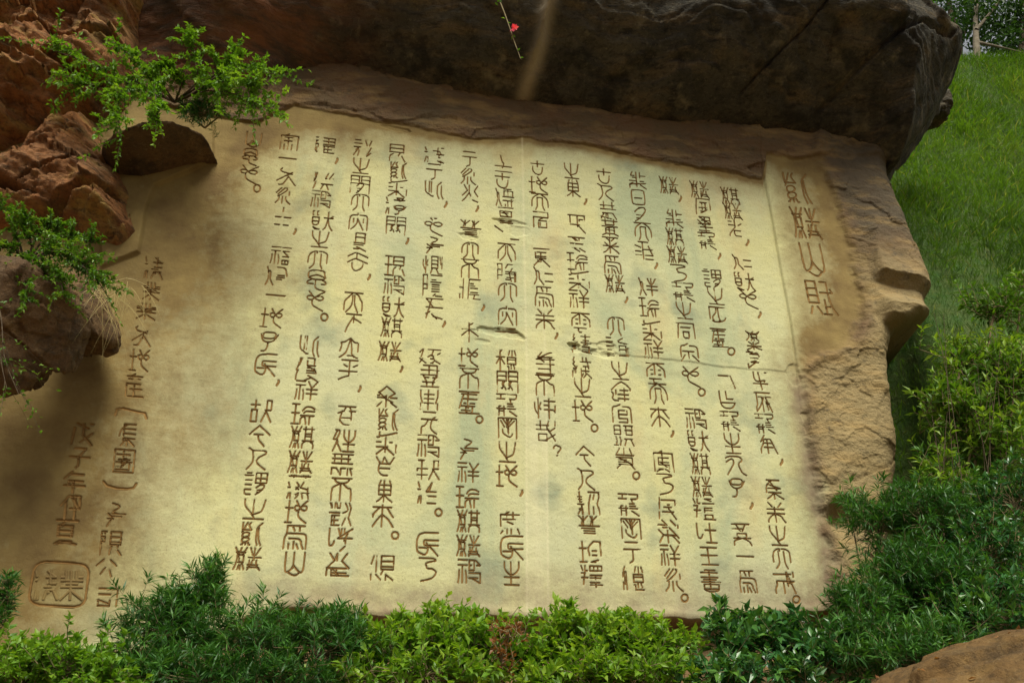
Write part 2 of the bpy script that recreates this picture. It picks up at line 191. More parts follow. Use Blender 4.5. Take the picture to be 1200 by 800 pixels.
class Tubes:
    def __init__(s): s.V = []; s.F = []; s.n = 0
    def add(s, pts, r0, r1=None, k=4):
        pts = np.asarray(pts, float); r1 = r0 if r1 is None else r1; m = len(pts)
        t = np.gradient(pts, axis=0); t /= np.linalg.norm(t, axis=1, keepdims=True)+1e-9
        a = np.cross(t, [0.3, .2, 1.0] if abs(t[0][2]) < .9 else [1.0, 0, 0]); a /= np.linalg.norm(a, axis=1, keepdims=True)+1e-9; b = np.cross(t, a)
        rr = np.linspace(r0, r1, m)[:, None, None]; an = np.arange(k)*2*math.pi/k
        V = pts[:, None]+rr*(np.cos(an)[None, :, None]*a[:, None]+np.sin(an)[None, :, None]*b[:, None])
        s.V.append(V.reshape(-1, 3)); i = np.arange(m-1)[:, None]*k; j = np.arange(k)[None]; j2 = (j+1) % k
        s.F.append((np.stack([i+j, i+j2, i+k+j2, i+k+j], -1)+s.n).reshape(-1, 4)); s.n += m*k
    def build(s, name, mat, parent=None): return mesh(name, np.concatenate(s.V), np.concatenate(s.F), mat, parent)

# ------------------------------------------------------------------ materials
def newmat(name):
    m = bpy.data.materials.new(name); m.use_nodes = True; n = m.node_tree
    b = n.nodes['Principled BSDF']; b.inputs['Roughness'].default_value = .85; b.inputs['Specular IOR Level'].default_value = .25
    return m, n, b
class NB:
    def __init__(s, n): s.n = n; s.g = n.nodes.new('ShaderNodeNewGeometry')
    def L(s, a, b): s.n.links.new(a, b)
    def pos(s, scale=(1, 1, 1), rot=(0, 0, 0)):
        m = s.n.nodes.new('ShaderNodeMapping'); m.inputs['Scale'].default_value = scale; m.inputs['Rotation'].default_value = rot
        s.L(s.g.outputs['Position'], m.inputs[0]); return m.outputs[0]
    def noise(s, v, scale, det=6, rough=.6, dist=0):
        t = s.n.nodes.new('ShaderNodeTexNoise'); t.inputs['Scale'].default_value = scale; t.inputs['Detail'].default_value = det
        t.inputs['Roughness'].default_value = rough; t.inputs['Distortion'].default_value = dist; s.L(v, t.inputs['Vector']); return t.outputs[0]
    def ramp(s, f, a, b):
        m = s.n.nodes.new('ShaderNodeMapRange'); m.inputs[1].default_value = a; m.inputs[2].default_value = b; m.clamp = True
        s.L(f, m.inputs[0]); return m.outputs[0]
    def mix(s, f, a, b, mode='MIX'):
        m = s.n.nodes.new('ShaderNodeMix'); m.data_type = 'RGBA'; m.blend_type = mode
        for i, v in ((0, f), (6, a), (7, b)):
            if hasattr(v, 'is_linked'): s.L(v, m.inputs[i])
            elif i == 0: m.inputs[0].default_value = v
            else: m.inputs[i].default_value = (*v, 1)
        return m.outputs[2]
    def math(s, op, a, b):
        m = s.n.nodes.new('ShaderNodeMath'); m.operation = op
        for i, v in enumerate((a, b)):
            if hasattr(v, 'is_linked'): s.L(v, m.inputs[i])
            else: m.inputs[i].default_value = v
        return m.outputs[0]
    def attr(s, name):
        a = s.n.nodes.new('ShaderNodeAttribute'); a.attribute_name = name; return a
    def sep(s, c):
        a = s.n.nodes.new('ShaderNodeSeparateColor'); s.L(c, a.inputs[0]); return a.outputs
    def bump(s, b, h, st=.5, dist=.02):
        m = s.n.nodes.new('ShaderNodeBump'); m.inputs['Strength'].default_value = st; m.inputs['Distance'].default_value = dist
        s.L(h, m.inputs['Height']); s.L(m.outputs[0], b.inputs['Normal'])
def cliff_mat():
    m, n, b = newmat('carved_sandstone'); q = NB(n); z = q.attr('zone'); r = q.sep(z.outputs['Color']); P = q.pos()
    V = q.pos((1, 1, .45)); bk = q.math('MULTIPLY', q.math('SUBTRACT', q.noise(P, 7, 8, .75), .5), 1.0)
    def brk(x): return q.ramp(q.math('ADD', x, q.math('MULTIPLY', bk, q.ramp(x, 0, .3))), .08, .92)
    pc = q.mix(q.ramp(q.noise(P, 1.1, 5), .35, .65), (.45, .43, .205), (.40, .40, .23))
    pc = q.mix(q.ramp(q.noise(V, .9, 5, .6, .6), .50, .66), pc, (.30, .33, .19))         # grey green weathering
    pc = q.mix(q.math('MULTIPLY', q.ramp(q.noise(P, 1.6, 4, .5), .60, .74), .8), pc, (.19, .22, .14))
    pc = q.mix(q.math('MULTIPLY', q.ramp(q.noise(P, 60, 3), .55, .75), .65), pc, (.20, .17, .08))    # grit
    pc = q.mix(q.math('MULTIPLY', q.ramp(q.noise(P, 150, 2), .58, .7), .35), pc, (.60, .56, .36))
    br = q.mix(q.ramp(q.noise(P, 2.2, 6), .35, .65), (.135, .088, .030), (.23, .165, .056))  # brown of the rock, deepened to paint a vignette into left and edges
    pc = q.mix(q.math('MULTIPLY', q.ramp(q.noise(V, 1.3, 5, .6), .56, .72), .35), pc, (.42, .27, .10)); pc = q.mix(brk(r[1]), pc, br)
    pc = q.mix(z.outputs['Alpha'], pc, (.58, .53, .33))
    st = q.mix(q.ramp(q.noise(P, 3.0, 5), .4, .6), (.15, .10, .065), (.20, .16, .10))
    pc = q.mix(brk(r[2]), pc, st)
    raw = q.mix(q.ramp(q.noise(P, 2.3, 7, .65), .36, .62), (.145, .085, .042), (.115, .082, .042))
    raw = q.mix(q.attr('bare').outputs['Fac'], raw, (.27, .205, .095)); raw = q.mix(q.attr('grey').outputs['Fac'], raw, (.085, .07, .045))
    raw = q.mix(q.ramp(q.noise(q.pos((1, 1, 4), (0, R(10), 0)), 1.6, 6), .5, .68), raw, q.mix(.5, raw, (.36, .24, .09)))
    raw = q.mix(q.math('MULTIPLY', q.ramp(q.noise(P, 6, 6, .7), .56, .70), .7), raw, (.06, .05, .035))
    c = q.mix(r[0], raw, pc); q.L(c, b.inputs['Base Color'])
    h = q.math('ADD', q.noise(P, 45, 6, .7), q.math('MULTIPLY', q.noise(P, 9, 6, .7), 1.6))
    rg = q.math('SUBTRACT', 1.24, r[0]); q.bump(b, q.math('MULTIPLY', h, rg), .8, .022); return m
def rock_mat(name, ca, cb, cc, dark=(.02, .017, .012), streak=None, strata=4, bump=.03, crk=.8):
    m, n, b = newmat(name); q = NB(n); P = q.pos(); S = q.pos((1, 1, strata), (R(6), R(9), 0))
    c = q.mix(q.ramp(q.noise(P, 1.7, 7, .65), .38, .62), ca, cb)
    c = q.mix(q.ramp(q.noise(S, 1.3, 7, .65, .5), .50, .66), c, cc)
    c = q.mix(q.math('MULTIPLY', q.ramp(q.noise(S, 3.5, 7, .7), .53, .66), .75), c, dark)
    c = q.mix(q.math('MULTIPLY', q.ramp(q.noise(q.pos((1, 1, 1.8)), 16, 7, .75), .50, .64), .55), c, dark)
    c = q.mix(q.math('MULTIPLY', q.ramp(q.noise(P, 24, 6, .75), .56, .68), .35), c, q.mix(.5, c, (.5, .4, .22)))
    if streak:
        s = q.ramp(q.noise(q.pos((1, 1, .08)), 3.2, 4, .6), .60, .72)
        c = q.mix(q.math('MULTIPLY', s, .6), c, streak)
        s = q.ramp(q.noise(q.pos((1, 1, .1)), 2.6, 6, .65), .50, .62)
        c = q.mix(q.math('MULTIPLY', s, .7), c, (.012, .011, .008))
    if streak: c = q.mix(q.attr('warm').outputs['Fac'], c, q.mix(q.ramp(q.noise(S, 1.5, 7, .7), .4, .6), (.30, .12, .05), (.10, .06, .035)))
    if streak: c = q.mix(q.attr('pale').outputs['Fac'], c, (.48, .40, .27))
    def crack(sc_, seed):
        dv = n.nodes.new('ShaderNodeVectorMath'); dv.operation = 'ADD'; nz = n.nodes.new('ShaderNodeTexNoise'); nz.inputs['Scale'].default_value = 1.7; nz.inputs['Detail'].default_value = 5; q.L(P, nz.inputs['Vector'])
        q.L(S, dv.inputs[0]); q.L(nz.outputs['Color'], dv.inputs[1]); v = n.nodes.new('ShaderNodeTexVoronoi'); v.feature = 'DISTANCE_TO_EDGE'; v.inputs['Scale'].default_value = sc_; q.L(dv.outputs[0], v.inputs['Vector'])
        return q.ramp(v.outputs['Distance'], 0, .05)
    k1 = crack(.9, 0); k2 = crack(2.3, 1); k = q.math('MULTIPLY', k1, q.ramp(k2, -.6, 1)); fz = q.math('MULTIPLY', q.math('SUBTRACT', 1.0, k), crk)
    c = q.mix(fz, c, dark); q.L(c, b.inputs['Base Color'])
    h = q.math('ADD', q.noise(S, 7, 9, .75), q.math('MULTIPLY', q.noise(P, 26, 6, .75), .5)); h = q.math('ADD', h, q.math('MULTIPLY', k, crk)); q.bump(b, h, 1.0, bump); return m
def leaf_mat(name, ca, cb, cc, trans=.35, gloss=.45):
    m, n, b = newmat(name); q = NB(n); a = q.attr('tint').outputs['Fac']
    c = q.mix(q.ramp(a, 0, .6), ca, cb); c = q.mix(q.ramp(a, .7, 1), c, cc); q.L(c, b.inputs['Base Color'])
    b.inputs['Roughness'].default_value = gloss; b.inputs['Specular IOR Level'].default_value = .4
    t = n.nodes.new('ShaderNodeBsdfTranslucent'); mx = n.nodes.new('ShaderNodeMixShader'); mx.inputs[0].default_value = trans
    c2 = q.mix(1.0, c, (1.5, 1.5, .6), 'MULTIPLY')
    q.L(c2, t.inputs[0]); q.L(b.outputs[0], mx.inputs[1]); q.L(t.outputs[0], mx.inputs[2]); q.L(mx.outputs[0], n.nodes['Material Output'].inputs[0]); return m
def plain(name, ca, cb, scale=8, bump=0, rough=.9):
    m, n, b = newmat(name); q = NB(n); P = q.pos(); f = q.noise(P, scale, 5, .65)
    q.L(q.mix(q.ramp(f, .35, .65), ca, cb), b.inputs['Base Color']); b.inputs['Roughness'].default_value = rough
    if bump: q.bump(b, q.noise(P, scale*4, 6, .7), .7, bump)
    return m
M = {}
M['cliff'] = cliff_mat()
M['groove'] = plain('carved_groove', (.15, .082, .022), (.25, .145, .045), 14, .004)
M['over'] = rock_mat('overhang_rock', (.050, .046, .034), (.092, .08, .054), (.145, .105, .055), (.010, .009, .008), (.27, .23, .14), 6, .05, .12)
M['red'] = rock_mat('red_sandstone', (.40, .165, .055), (.25, .12, .05), (.42, .27, .08), (.045, .036, .022), None, 3.5, .06, .22)
M['tan'] = rock_mat('tan_boulder', (.14, .078, .034), (.09, .055, .028), (.20, .12, .05), (.035, .025, .016), None, 1.2, .04, .2)
M['fore'] = rock_mat('ochre_boulder', (.21, .12, .04), (.15, .085, .03), (.27, .17, .06), (.06, .04, .02), None, 1.2, .04, .15)
M['bark'] = plain('bark', (.11, .08, .045), (.055, .04, .025), 20, .01)
M['twig'] = plain('twig', (.12, .09, .045), (.20, .16, .08), 12)
M['white_bark'] = plain('pale_bark', (.20, .17, .12), (.11, .09, .06), 6, .01)
M['bright'] = leaf_mat('bright_leaf', (.065, .16, .012), (.12, .25, .016), (.22, .34, .03), .42)
M['mid'] = leaf_mat('mid_leaf', (.040, .11, .010), (.085, .19, .014), (.20, .31, .03))
M['dark'] = leaf_mat('needle_leaf', (.018, .068, .012), (.032, .11, .016), (.08, .20, .03), .3)
M['glossy'] = leaf_mat('glossy_leaf', (.020, .085, .022), (.035, .12, .03), (.09, .20, .03), .25, .25)
M['treeleaf'] = leaf_mat('tree_leaf', (.02, .05, .010), (.03, .08, .014), (.055, .12, .02), .3)
M['rust'] = leaf_mat('rusty_leaf', (.16, .06, .02), (.20, .08, .03), (.25, .12, .03))
M['grass'] = leaf_mat('grass_blade', (.040, .095, .010), (.095, .19, .015), (.22, .24, .06), .4, .6)
M['straw'] = leaf_mat('dry_grass', (.30, .23, .09), (.38, .31, .14), (.24, .2, .07), .3, .7)
M['pink'] = leaf_mat('pink_petal', (.70, .05, .12), (.80, .08, .18), (.85, .15, .25), .3, .5)
# ------------------------------------------------------------------ the cliff with its dressed panel
def glyph_strokes(s):
    return [[(int(t[i])/9, int(t[i+1])/9) for i in range(0, len(t), 2)] for t in s.split()]
def fit(g, x0, y0, x1, y1): return [[(x0+(x1-x0)*x, y0+(y1-y0)*y) for x, y in p] for p in glyph(g)]
def glyph(g):
    if isinstance(g, str): return glyph(C[g]) if g in C else glyph_strokes(G[g])
    k, a, b, r = g
    if k == 'H': return fit(a, 0, 0, r-.04, 1)+fit(b, r+.04, 0, 1, 1)
    if k == 'V': return fit(a, 0, 0, 1, r-.04)+fit(b, 0, r+.04, 1, 1)
    return fit(a, 0, 0, 1, 1)+fit(b, *r)
def chaikin(p, n=2, closed=False):
    p = np.asarray(p, float)
    if len(p) < 3: return p
    closed = closed or np.allclose(p[0], p[-1])
    for _ in range(n):
        a, b = p[:-1], p[1:]; q = np.empty((2*len(a), 2)); q[0::2] = .75*a+.25*b; q[1::2] = .25*a+.75*b
        if closed: q = np.vstack([q, q[:1]])
        else: q = np.vstack([p[:1], q[1:-1], p[-1:]])
        p = q
    return p
chars = []                                            # (object name, list of polylines in photo-traced px, half width in m)
for L in T.split('\n'):
    for t in L.split('|'):
        a = t.split(); k = a[0]; x, y = float(a[1]), float(a[2])
        if k == ',': chars.append(('carved_comma', [[(x+.3, y-2), (x+.6, y), (x-1.8, y+4)]], .0105)); continue
        if k == 'o':
            an = np.arange(0, 13)*2*math.pi/12; chars.append(('carved_full_stop', [[(x+3.9*math.cos(t_), y+4.3*math.sin(t_)) for t_ in an]], .0078)); continue
        if k == '(': chars.append(('carved_bracket', [[(136, 488), (138, 481), (145, 480), (163, 484), (170, 485), (172, 491)]], .0105)); continue
        if k == ')': chars.append(('carved_bracket', [[(122, 565), (126, 570), (138, 573), (150, 573.5), (157, 572), (160, 567)]], .0105)); continue
        wd, hh = float(a[3]), float(a[4]); rs = np.interp(y, [165, 660], [.11, .03]); sl = (x-565)/(y+1500)*-1 if x < 200 else (x-565)/(y+1500)
        if x < 200: sl = -.10
        ps = []
        for p in glyph(k):
            q = [(x+(gx-.5)*wd+sl*(gy-.5)*hh, y+(gy-.5)*hh+rs*(gx-.5)*wd) for gx, gy in p]
            ps.append(chaikin(q, 2))
        wd *= .92; hh *= .86; hw = .0073 if wd*hh > 450 else .0064
        if len(ps) > 13: hw *= .88
        if x > 900 and y < 390: hw = .0105
        if x < 110: hw = .0105
        chars.append(('carved_character', ps, hw))
seal_box = chaikin([(44, 659), (75, 660), (106, 662), (103, 687), (100, 712), (68, 711), (35, 709), (39, 684), (44, 659)], 2, True)
chars.append(('seal_border', [seal_box], .009))
u0, u1 = W(-70, 800)[0], W(1200, 0)[0]; u0 = -5.6; u1 = 5.75; z0, z1 = 2.0, 9.9
ST = .0115
FS = .0078; us = np.concatenate([np.arange(u0, -4.62, .019), np.arange(-4.62, 3.72, FS), np.arange(3.72, u1, .014)]); zs = np.concatenate([np.arange(z0, 3.0, .019), np.arange(3.0, 8.75, FS), np.arange(8.75, z1, .016)]); U, Z = np.meshgrid(us, zs); NU, NZ = len(us), len(zs)
U = U.astype(np.float32); Z = Z.astype(np.float32)
def lineU(pts):                                       # z of a traced line as a function of u
    p = np.array(WP(pts)); i = np.argsort(p[:, 0]); return np.interp(U, p[i, 0], p[i, 1])
def lineZ(pts, zz=None):
    p = np.array(WP(pts)); i = np.argsort(p[:, 1]); return np.interp(Z if zz is None else zz, p[i, 1], p[i, 0])
n1 = fbm(U*1.1, Z*1.1, 0, 1, 5); n2 = fbm(U*5, Z*9, 3.3, 9, 4, .6); rag = fbm(U*3, Z*3, 1.5, 21, 4, .55)
n3 = np.abs(fbm(U*2.2+Z*.4, Z*3.2, 8.1, 31, 4, .5))
above = Z-lineU([(-100, 130), (150, 118), (240, 140), (300, 146), (345, 124), (400, 137), (485, 150), (520, 157), (560, 164), (620, 162), (680, 171), (740, 185), (800, 195), (860, 205), (893, 210), (897, 184), (925, 188), (960, 186), (1000, 186), (1200, 200)])+rag*.03
raw_t = sm(-.005, .05, above)
RR = WP([(948, 178), (962, 205), (980, 245), (992, 300), (1004, 345), (1009, 378), (1003, 398), (972, 410), (936, 430), (941, 470), (946, 520), (952, 570), (966, 630), (978, 700), (985, 1000), (1500, 1000), (1500, 50), (946, 50)])
sdr = polysd(U, Z, RR)+rag*.02; raw_r = sm(-.01, .12, sdr)
below = lineU([(-150, 790), (0, 775), (150, 765), (250, 745), (290, 722), (330, 712), (400, 716), (450, 722), (520, 720), (620, 722), (700, 721), (820, 726), (960, 716), (1010, 705), (1300, 700)])-Z+rag*.015
raw_b = sm(0, .03, below)
D = .006*n1 + .0025*n2
wx, wy = U+.10*rag, Z+.10*n1; f1 = facet(wx*1.9+Z*.6, wy*2.6-U*.5, 40, .9); f2 = facet(wx*6+2*Z, wy*7-2*U, 50, .9); f3 = facet(wx*1.3+wy*.2, wy*5.5-U*.7, 60, .8)
D += raw_t*(.022+.02*n1+.010*n2+.028*f3+.008*f2) + .10*sm(.15, 1.1, above)
lowr = sm(7.2, 5.6, Z); D += raw_r*(.05+.04*n1+(.006+.005*lowr)*n2+(.020)*f1+(.005+.003*lowr)*f2+.010*lowr*facet(U*2.2+Z*2.6, Z*3.2-U*6, 66, .7))+.035*np.exp(-((sdr-.05)/.05)**2)*(.6+.6*rag)
D -= raw_b*(.20+.05*n1+.03*n2+.05*f1)-.02*np.exp(-((below+.03)/.05)**2)
ul = lineZ([(893, 200), (903, 250), (915, 320), (925, 375), (932, 420), (936, 460), (945, 540), (960, 620), (975, 700)])
D += .022*sm(-.01, .01, U-ul)*(1-raw_r)*sm(5.2, 5.9, Z)-.018*np.exp(-((U-ul)/.012)**2)*sm(5.6, 6.2, Z)*(1-raw_t)
stepz = lineU([(-50, 395), (640, 398), (700, 411), (740, 417), (800, 424), (860, 431), (935, 436), (1200, 440)])+.02*rag
m_ = sm(lineZ([(655, 380), (662, 430)]), lineZ([(675, 380), (682, 430)]), U)*sm(0, .2, ul-U)
D += .009*m_*(sm(-.012, .012, Z-stepz)-.55*sm(0, 1.2, Z-stepz))
cs = polysd(U, Z, WP([(252, 190), (215, 208), (184, 223), (174, 250), (166, 300), (120, 320), (120, 170), (252, 150)]))
D += .05*sm(-.012, .03, cs)*sm(-.1, .5, cs+.5)
# left end of the face swings slightly towards the viewer
D += .10*sm(-2.6, -5.0, U)
us_r = lineZ([(1035, 100), (1040, 150), (1048, 200), (1064, 245), (1084, 300), (1090, 330), (1089, 371), (1054, 384), (1048, 410), (1052, 440), (1061, 490), (1060, 530), (1054, 600), (1040, 700), (1040, 1000)])
dist = us_r-U+rag*.02; s_ = np.clip(dist/.28, 0, 1)
ym = np.array([p[1] for p in WP([(1050, y) for y in (180, 250, 300, 330, 341, 352, 370, 379, 388, 420, 600)])])[::-1]
pv = np.array([0, .03, .08, .17, .02, .05, .20, .17, -.02, 0, 0])[::-1]
zz = Z+.13*(U-float(W(1050, 340)[0]))*1.0+.03*rag
D += np.interp(zz, ym, pv)*sm(lineZ([(1006, 250), (1018, 350), (1030, 420)]), lineZ([(1020, 250), (1030, 350), (1050, 420)]), U)
D -= .34*(1-np.sqrt(np.clip(1-(1-s_)**2, 0, 1))); D -= np.clip(-dist, 0, .5)*5
hol = W(988, 606); D -= .22*np.exp(-(((U-hol[0])/.20)**2+((Z-hol[1])/.16)**2))
for px_, py_, rx, ry, dp in ((594, 259, 26, 4, .035), (548, 277, 14, 6, .04), (596, 391, 28, 5, .04), (672, 404, 14, 4, .05), (690, 411, 22, 5, .03), (712, 408, 12, 10, .025), (612, 272, 16, 10, .015), (700, 405, 20, 3, .02),
        (930, 440, 8, 16, .03), (945, 500, 6, 20, .03), (782, 190, 60, 3, .02), (470, 152, 30, 4, .03), (370, 106, 22, 5, .05), (566, 400, 8, 3, .02)):
    cu, cz = W(px_, py_); k = .0082
    rr_ = np.sqrt(((U-cu)/(rx*k))**2+((Z-cz+.10*(U-cu))/(ry*k))**2)+.8*rag+.45*n2; D -= .7*dp*sm(1.05, .75, rr_)*(.7+.5*n2)
smoothD = D.copy()
def sample(A, u, z):
    i = np.clip(np.interp(u, us, np.arange(NU)), 0, NU-1.01); j = np.clip(np.interp(z, zs, np.arange(NZ)), 0, NZ-1.01); a = i.astype(int); b = j.astype(int); f = i-a; g = j-b
    return (A[b, a]*(1-f)+A[b, a+1]*f)*(1-g)+(A[b+1, a]*(1-f)+A[b+1, a+1]*f)*g
# grooves are cut into the face, then every character gets its own darkened V-shaped lining
groove = np.zeros_like(D); lin = []
for name, ps, hw in chars:
    Vs, Fs, n0 = [], [], 0
    for p in ps:
        p = np.asarray(p, float); uu, zz_ = W(p[:, 0], p[:, 1], .01); q = np.stack([uu, zz_], 1)
        for (a, b) in zip(q[:-1], q[1:]):
            m2 = hw*1.6; i0, i1 = np.searchsorted(us, (min(a[0], b[0])-m2, max(a[0], b[0])+m2)); j0, j1 = np.searchsorted(zs, (min(a[1], b[1])-m2, max(a[1], b[1])+m2))
            x = U[j0:j1, i0:i1]; y = Z[j0:j1, i0:i1]; e = b-a; t = np.clip(((x-a[0])*e[0]+(y-a[1])*e[1])/(e@e+1e-9), 0, 1)
            ds = np.hypot(x-a[0]-t*e[0], y-a[1]-t*e[1])
            groove[j0:j1, i0:i1] = np.maximum(groove[j0:j1, i0:i1], 1-sm(hw*.85, hw*1.2, ds))
        t = np.gradient(q, axis=0); t /= np.linalg.norm(t, axis=1, keepdims=True)+1e-9; nn = np.stack([-t[:, 1], t[:, 0]], 1)
        closed = np.allclose(q[0], q[-1]); wv = np.full(len(q), hw)
        if not closed: q = np.vstack([q[:1]-t[:1]*hw, q, q[-1:]+t[-1:]*hw]); nn = np.vstack([nn[:1], nn, nn[-1:]]); wv = np.r_[hw*.45, wv, hw*.35]
        wv = wv*(1+.12*rng.standard_normal(len(wv)).clip(-1, 1))
        base = sample(smoothD, q[:, 0], q[:, 1])
        rows = [(-1.15, .0), (-.5, -.0065), (0, -.0095), (.5, -.0065), (1.15, .0)]
        for o_, dd in rows:
            c = q+nn*(wv*o_)[:, None]; Vs.append(world(c[:, 0], c[:, 1], base+dd))
        m = len(q)
        for r_ in range(4):
            for i in range(m-1): Fs.append((n0+r_*m+i, n0+r_*m+i+1, n0+(r_+1)*m+i+1, n0+(r_+1)*m+i))
        n0 += 5*m
    lin.append((name, np.concatenate(Vs), np.array(Fs)))
D = D-.012*groove
D = D-.03*sm(-.2, .05, polysd(U, Z, WP(seal_box)))*0
inbox = polysd(U, Z, WP(seal_box)); sealm = sm(.0, .04, inbox)
sg = []
for g_, cx, cy, ww, hh in (('漢', 57, 687, 26, 34), ('ye6', 86, 687, 26, 34)):
    for p in glyph(g_): sg.append(chaikin([(cx+(a-.5)*ww-.05*(b-.5)*hh, cy+(b-.5)*hh) for a, b in p], 2))
# colour zones: panel, brown left and lower part (own colour plus painted vignette), stain along edges, pale drip streak
panel = (1-raw_t)*(1-sm(-.06, .16, sdr+.10*rag+.04*n2))*(1-raw_b)
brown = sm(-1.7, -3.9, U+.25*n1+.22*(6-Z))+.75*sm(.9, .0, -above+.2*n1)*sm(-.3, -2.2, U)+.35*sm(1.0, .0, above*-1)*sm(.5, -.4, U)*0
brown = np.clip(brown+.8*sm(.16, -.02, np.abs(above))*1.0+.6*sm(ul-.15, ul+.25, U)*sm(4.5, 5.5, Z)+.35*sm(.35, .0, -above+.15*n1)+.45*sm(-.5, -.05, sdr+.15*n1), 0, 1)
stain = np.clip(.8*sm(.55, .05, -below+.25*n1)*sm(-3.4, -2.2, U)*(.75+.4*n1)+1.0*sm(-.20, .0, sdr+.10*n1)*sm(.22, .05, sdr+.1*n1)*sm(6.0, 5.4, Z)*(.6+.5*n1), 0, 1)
sx = float(W(617, 400)[0]); sx2 = float(W(645, 400)[0])
sx_l = lineZ([(612, 165), (617, 420), (617, 715)]); sx_r = lineZ([(622, 165), (640, 420), (643, 715)])
streak = (sm(sx_l-.01, sx_l+.01, U)*sm(sx_r+.01, sx_r-.01, U))*(.32+.25*noise(U*25, Z*.6, 0, 5))*sm(6.5, 4.4, Z)+.35*np.exp(-((U-sx_r)/.012)**2)*sm(7.5, 5.0, Z)+.3*np.exp(-((U-sx_l)/.012)**2)
bare = np.clip(sm(0, .2, sdr)*sm(8.0, 6.6, Z)*.9+raw_b*.6-.5*f1*0, 0, 1); grey = np.clip(sm(.0, .35, sdr+.2*n1)*sm(7.4, 8.0, Z+.2*n1)*.75+.5*sm(.5, 1.1, above+.2*n1), 0, 1)
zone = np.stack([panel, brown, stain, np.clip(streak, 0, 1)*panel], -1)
root = empty('cliff', (0, 8, 2.4), kind='structure')
def place(o): o.parent = root; o.matrix_parent_inverse = Matrix.Translation((0, -8, -2.4)); return o
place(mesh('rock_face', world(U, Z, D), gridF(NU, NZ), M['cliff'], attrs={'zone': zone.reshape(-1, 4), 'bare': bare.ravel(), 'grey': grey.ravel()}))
for name, V, F in lin: place(mesh(name, V, F, M['groove']))
tb = Tubes()
for p in sg:
    uu, zz_ = W(p[:, 0], p[:, 1]); P3 = world(uu, zz_, sample(smoothD, uu, zz_)-.004)
    tb.add(P3, .014, .014, 6)
place(tb.build('seal_character', M['cliff']))
# attributes of the raised seal characters follow the brown part of the face
for o in root.children:
    if o.name.startswith('seal_character'):
        a = o.data.attributes.new('zone', 'FLOAT_COLOR', 'POINT'); a.data.foreach_set('color', np.tile(np.float32([1, 1, .1, 0]), len(o.data.vertices)))

# ------------------------------------------------------------------ the overhanging boulder
OP = WP([(90, 60), (140, 96), (190, 104), (250, 112), (300, 106), (345, 88), (400, 82), (470, 98), (540, 110), (610, 118), (700, 134), (800, 150), (880, 156), (960, 162), (1010, 172), (1045, 190),
         (1068, 172, .3), (1094, 132, .6), (1126, 96, .6), (1150, 62, .6), (1128, 42, .6), (1090, 20, .6), (1045, -8, .6), (960, -60, .6), (800, -160, .4), (400, -230), (60, -230), (20, -60)])
def crev(u, z, pts, wid, dep, d=.6):
    """an undercut crevice along a traced line: sharp lip above, tapering out below and at both ends"""
    p = np.array(WP([(x, y, d) for x, y in pts])); i = np.argsort(p[:, 0]); p = p[i]; zl = np.interp(u, p[:, 0], p[:, 1])+.012*noise(u*9, z*2, 0, 17); s = zl-z
    e = sm(p[0, 0], p[0, 0]+.12, u)*sm(p[-1, 0]+.01, p[-1, 0]-.10, u); wv = wid*(.35+.65*e); return -dep*e*sm(-.004, .016, s)*sm(wv, wv*.45, s)
def massif(name, P, Dmf, wdt, mat, detail, ext, S2=.021, ex=.8, jag=.05, attr=None, fine=1.0):
    """a mass of rock standing out of the cliff: traced outline P on the cliff plane, depth and relief of its own"""
    ua = np.arange(ext[0], ext[1], S2); za = np.arange(ext[2], ext[3], S2); u, z = (q.astype(np.float32) for q in np.meshgrid(ua, za))
    s = polysd(u, z, P)+jag*fbm(u*1.6, z*1.6, 4, 55, 4); t = np.clip(s/wdt, 0, 1); d = Dmf(u, z)*(1-(1-t)**2)**ex+sm(0, .25, s)*detail(u, z, s)
    d = np.where(s < 0, -.25+2*np.clip(s, -.2, 0), d-.02); F = gridF(len(ua), len(za)); F = F[(s > -.1).ravel()[F].any(1)]
    V = world(u, z, d).reshape(-1, 3); V = V+EN*((.055*facet3(V*2.6+.2*noise(*(V*2).T)[:, None], 5, .9)+.022*facet3(V*7, 9, .9)+.022*fbm(*(V*6).T, 3, 4, .6))*fine*(s.ravel() > 0))[:, None]; used = np.unique(F); rm = np.zeros(len(V), np.int64); rm[used] = np.arange(len(used)); return mesh(name, V[used], rm[F], mat, attrs={'pale': attr(u, z).ravel()[used], 'warm': (sm(-1.2, -3.2, u)*(.6+.4*noise(u*2, z*2, 0, 44))).ravel()[used]} if attr else None)
AXP = np.array(sorted([(W(x, y, .8)[1], W(x, y, .8)[0]) for x, y in ((615, 112), (620, 80), (634, 45), (640, 0), (645, -40))])).T
def over_detail(u, z, s):
    ph = z*3.2+u*.35+.9*fbm(u*.8, z*.8, 2, 61, 4); f = .20*fbm(u*.7, z*1.0, 0, 71, 4, .45)+.025*noise(u*.8, ph*3, 0, 74)+.018*noise(u*1.2, ph*8, 0, 75)+.010*noise(u*2, ph*18, 0, 78)+.008*fbm(u*7, z*11, 0, 76, 3)
    f += .13*facet((u+.1*noise(u*2, z*2, 0, 3))*.5, z*1.1+u*.25, 11, .7)+.015*facet(u*1.4, z*5+u*.6, 15, .8)
    f += crev(u, z, [(870, 92), (895, 78), (925, 62), (960, 30), (985, 5)], .05, .12, .8)+crev(u, z, [(880, 158), (950, 118), (1000, 88), (1050, 60), (1110, 52)], .10, .10, .7)+crev(u, z, [(265, 62), (310, 58), (345, 50), (400, 40)], .06, .12, .7)+crev(u, z, [(430, 50), (520, 62), (600, 52)], .05, .06, .8)+crev(u, z, [(690, 70), (760, 62), (840, 75)], .05, .05, .8)
    ax = np.interp(z, *AXP); return f+.15*np.exp(-((u-ax+.02*noise(u*5, z*5, 0, 2))/.06)**2)
